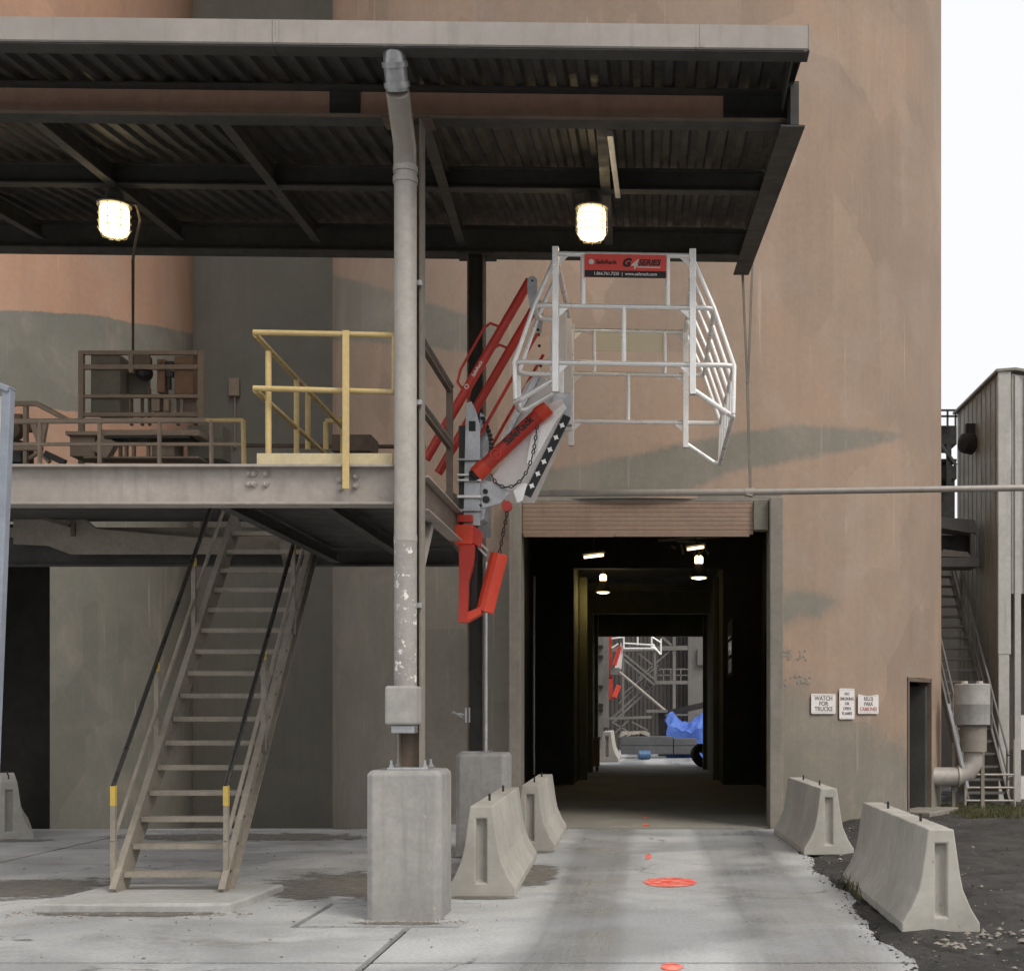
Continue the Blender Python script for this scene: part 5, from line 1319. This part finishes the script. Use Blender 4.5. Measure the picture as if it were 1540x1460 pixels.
for _ in range(1800):
    y = r.uniform(7.5, 19); x = 1.82+rag(y)+r.gauss(0,.06)+.04; sp1.append((x, y, .0))
rocks('gravel', sp1[::2], M['dirt'], 'loose black gravel and clods over the dirt right of the lane', 'gravel', .004, .022)
rocks('grey_gravel', sp1[1::3], M['stone'], 'loose grey pebbles mixed into the black dirt', 'gravel', .003, .016)
sp2 = []
for _ in range(420):
    y = r.uniform(8, 20); sp2.append((1.95+abs(r.gauss(0,1.2)), y, 0))
for c_ in ((2.6,9.7),(2.95,9.9),(2.2,9.4),(4.6,21.3),(4.9,21.5)):
    for _ in range(30): sp2.append((c_[0]+r.gauss(0,.13), c_[1]+r.gauss(0,.1), .0))
rocks('pale_rubble', sp2, M['jamb'], 'pale chips of broken concrete strewn on the black dirt', 'rubble', .008, .045)
sp3 = []
for _ in range(500):
    x, y = r.uniform(-7.5,-1.2), r.uniform(8.8, 21); sp3.append((x, y, gz(x,y)+.002))
for _ in range(350):
    a = r.uniform(-5.5,-3.4); sp3.append((a, 10.8+r.gauss(0,.08), .0))
for _ in range(200): sp3.append((r.uniform(-2.5,-1.5), 10.38+r.gauss(0,.05), .003))
rocks('dust_crumbs', sp3, M['dust'], 'crumbs of grey dust and grit on the concrete by the stairs', 'grit', .005, .022)
g = MB()
for _ in range(5200):
    x = 5.2+abs(r.gauss(0,1.3)) if r.random() < .8 else r.uniform(4.8,9); y = r.uniform(20.6, 23.6); h = r.uniform(.03,.1); a = r.uniform(0,6.28); z = .0
    dx, dy = math.cos(a)*.012, math.sin(a)*.012; lx, ly = r.gauss(0,.03), r.gauss(0,.03)
    g.add([(x-dx,y-dy,z-.03),(x+dx,y+dy,z-.03),(x+lx,y+ly,z+h)], [(0,1,2)])
for _ in range(160):
    x, y = 2.02+r.gauss(0,.06), 12.2+r.gauss(0,.35); h = r.uniform(.04,.16); a = r.uniform(0,6.28)
    dx, dy = math.cos(a)*.012, math.sin(a)*.012
    g.add([(x-dx,y-dy,-.03),(x+dx,y+dy,-.03),(x+r.gauss(0,.07),y+r.gauss(0,.07),h)], [(0,1,2)])
o = g.build('grass', M['grass'], kind='stuff'); tag(o, 'thin dull grass growing by the foot of the silo and stairs', 'grass')

# ------------------------------------------------------------------ drifts of dust on the concrete, and painted contact shade
def dust_shade_mat():
    b = NB('dust_shade_drift')
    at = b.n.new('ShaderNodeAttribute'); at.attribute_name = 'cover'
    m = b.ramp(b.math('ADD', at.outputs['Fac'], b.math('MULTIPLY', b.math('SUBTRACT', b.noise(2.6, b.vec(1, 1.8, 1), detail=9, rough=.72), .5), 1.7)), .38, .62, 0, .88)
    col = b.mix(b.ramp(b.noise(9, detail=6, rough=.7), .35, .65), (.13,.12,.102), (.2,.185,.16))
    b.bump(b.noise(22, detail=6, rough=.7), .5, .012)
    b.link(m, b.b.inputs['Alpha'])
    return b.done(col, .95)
M['drift'] = dust_shade_mat()
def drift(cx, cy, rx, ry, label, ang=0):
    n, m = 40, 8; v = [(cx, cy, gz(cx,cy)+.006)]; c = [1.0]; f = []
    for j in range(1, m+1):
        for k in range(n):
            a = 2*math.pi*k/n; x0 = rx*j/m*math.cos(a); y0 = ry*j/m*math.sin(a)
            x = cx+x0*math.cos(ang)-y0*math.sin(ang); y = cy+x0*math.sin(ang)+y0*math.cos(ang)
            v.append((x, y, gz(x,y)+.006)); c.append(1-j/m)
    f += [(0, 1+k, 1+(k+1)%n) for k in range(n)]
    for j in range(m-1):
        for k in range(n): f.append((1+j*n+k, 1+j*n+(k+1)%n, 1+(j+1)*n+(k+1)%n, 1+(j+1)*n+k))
    me = bpy.data.meshes.new('dust_shade_drift'); me.from_pydata(v, [], f); me.update()
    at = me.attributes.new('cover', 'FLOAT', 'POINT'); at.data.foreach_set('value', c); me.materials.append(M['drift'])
    o = bpy.data.objects.new('dust_shade_drift', me); COL.objects.link(o); o['kind'] = 'stuff'; tag(o, label, 'dust')
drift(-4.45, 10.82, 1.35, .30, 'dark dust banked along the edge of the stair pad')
drift(-3.05, 12.6, 1.5, 1.9, 'broad drift of grey dust between the stairs and the foreground pier')
drift(-6.1, 12.4, 1.5, 1.3, 'thin dust drift on the concrete left of the stairs')
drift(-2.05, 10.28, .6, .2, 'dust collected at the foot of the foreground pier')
drift(-5.6, 17.6, 3.2, 1.0, 'faint dust drift on the concrete behind the stairs')

drift(-1.55, 11.75, .55, .22, 'painted contact shade at the foot of the pale barrier beside the pier')  # dark sheets at barrier and pier feet: contact shadow painted in dust colour
drift(-1.2, 13.4, .35, 1.7, 'painted contact shade along the lane side of the pale barrier beside the pier')
drift(-1.5, 15.65, .5, .2, 'painted contact shade at the foot of the barrier beside the drive-through jamb')
drift(-2.0, 15.1, .7, .25, 'painted contact shade at the foot of the half-hidden pier')
drift(-6.5, 9.6, 2.6, .5, 'thin smear of dust on the slab at the lower left')
drift(-8.6, 17.1, .8, .4, 'painted contact shade around the barrier at the left edge')  # contact shadow of this barrier, painted in dust colour
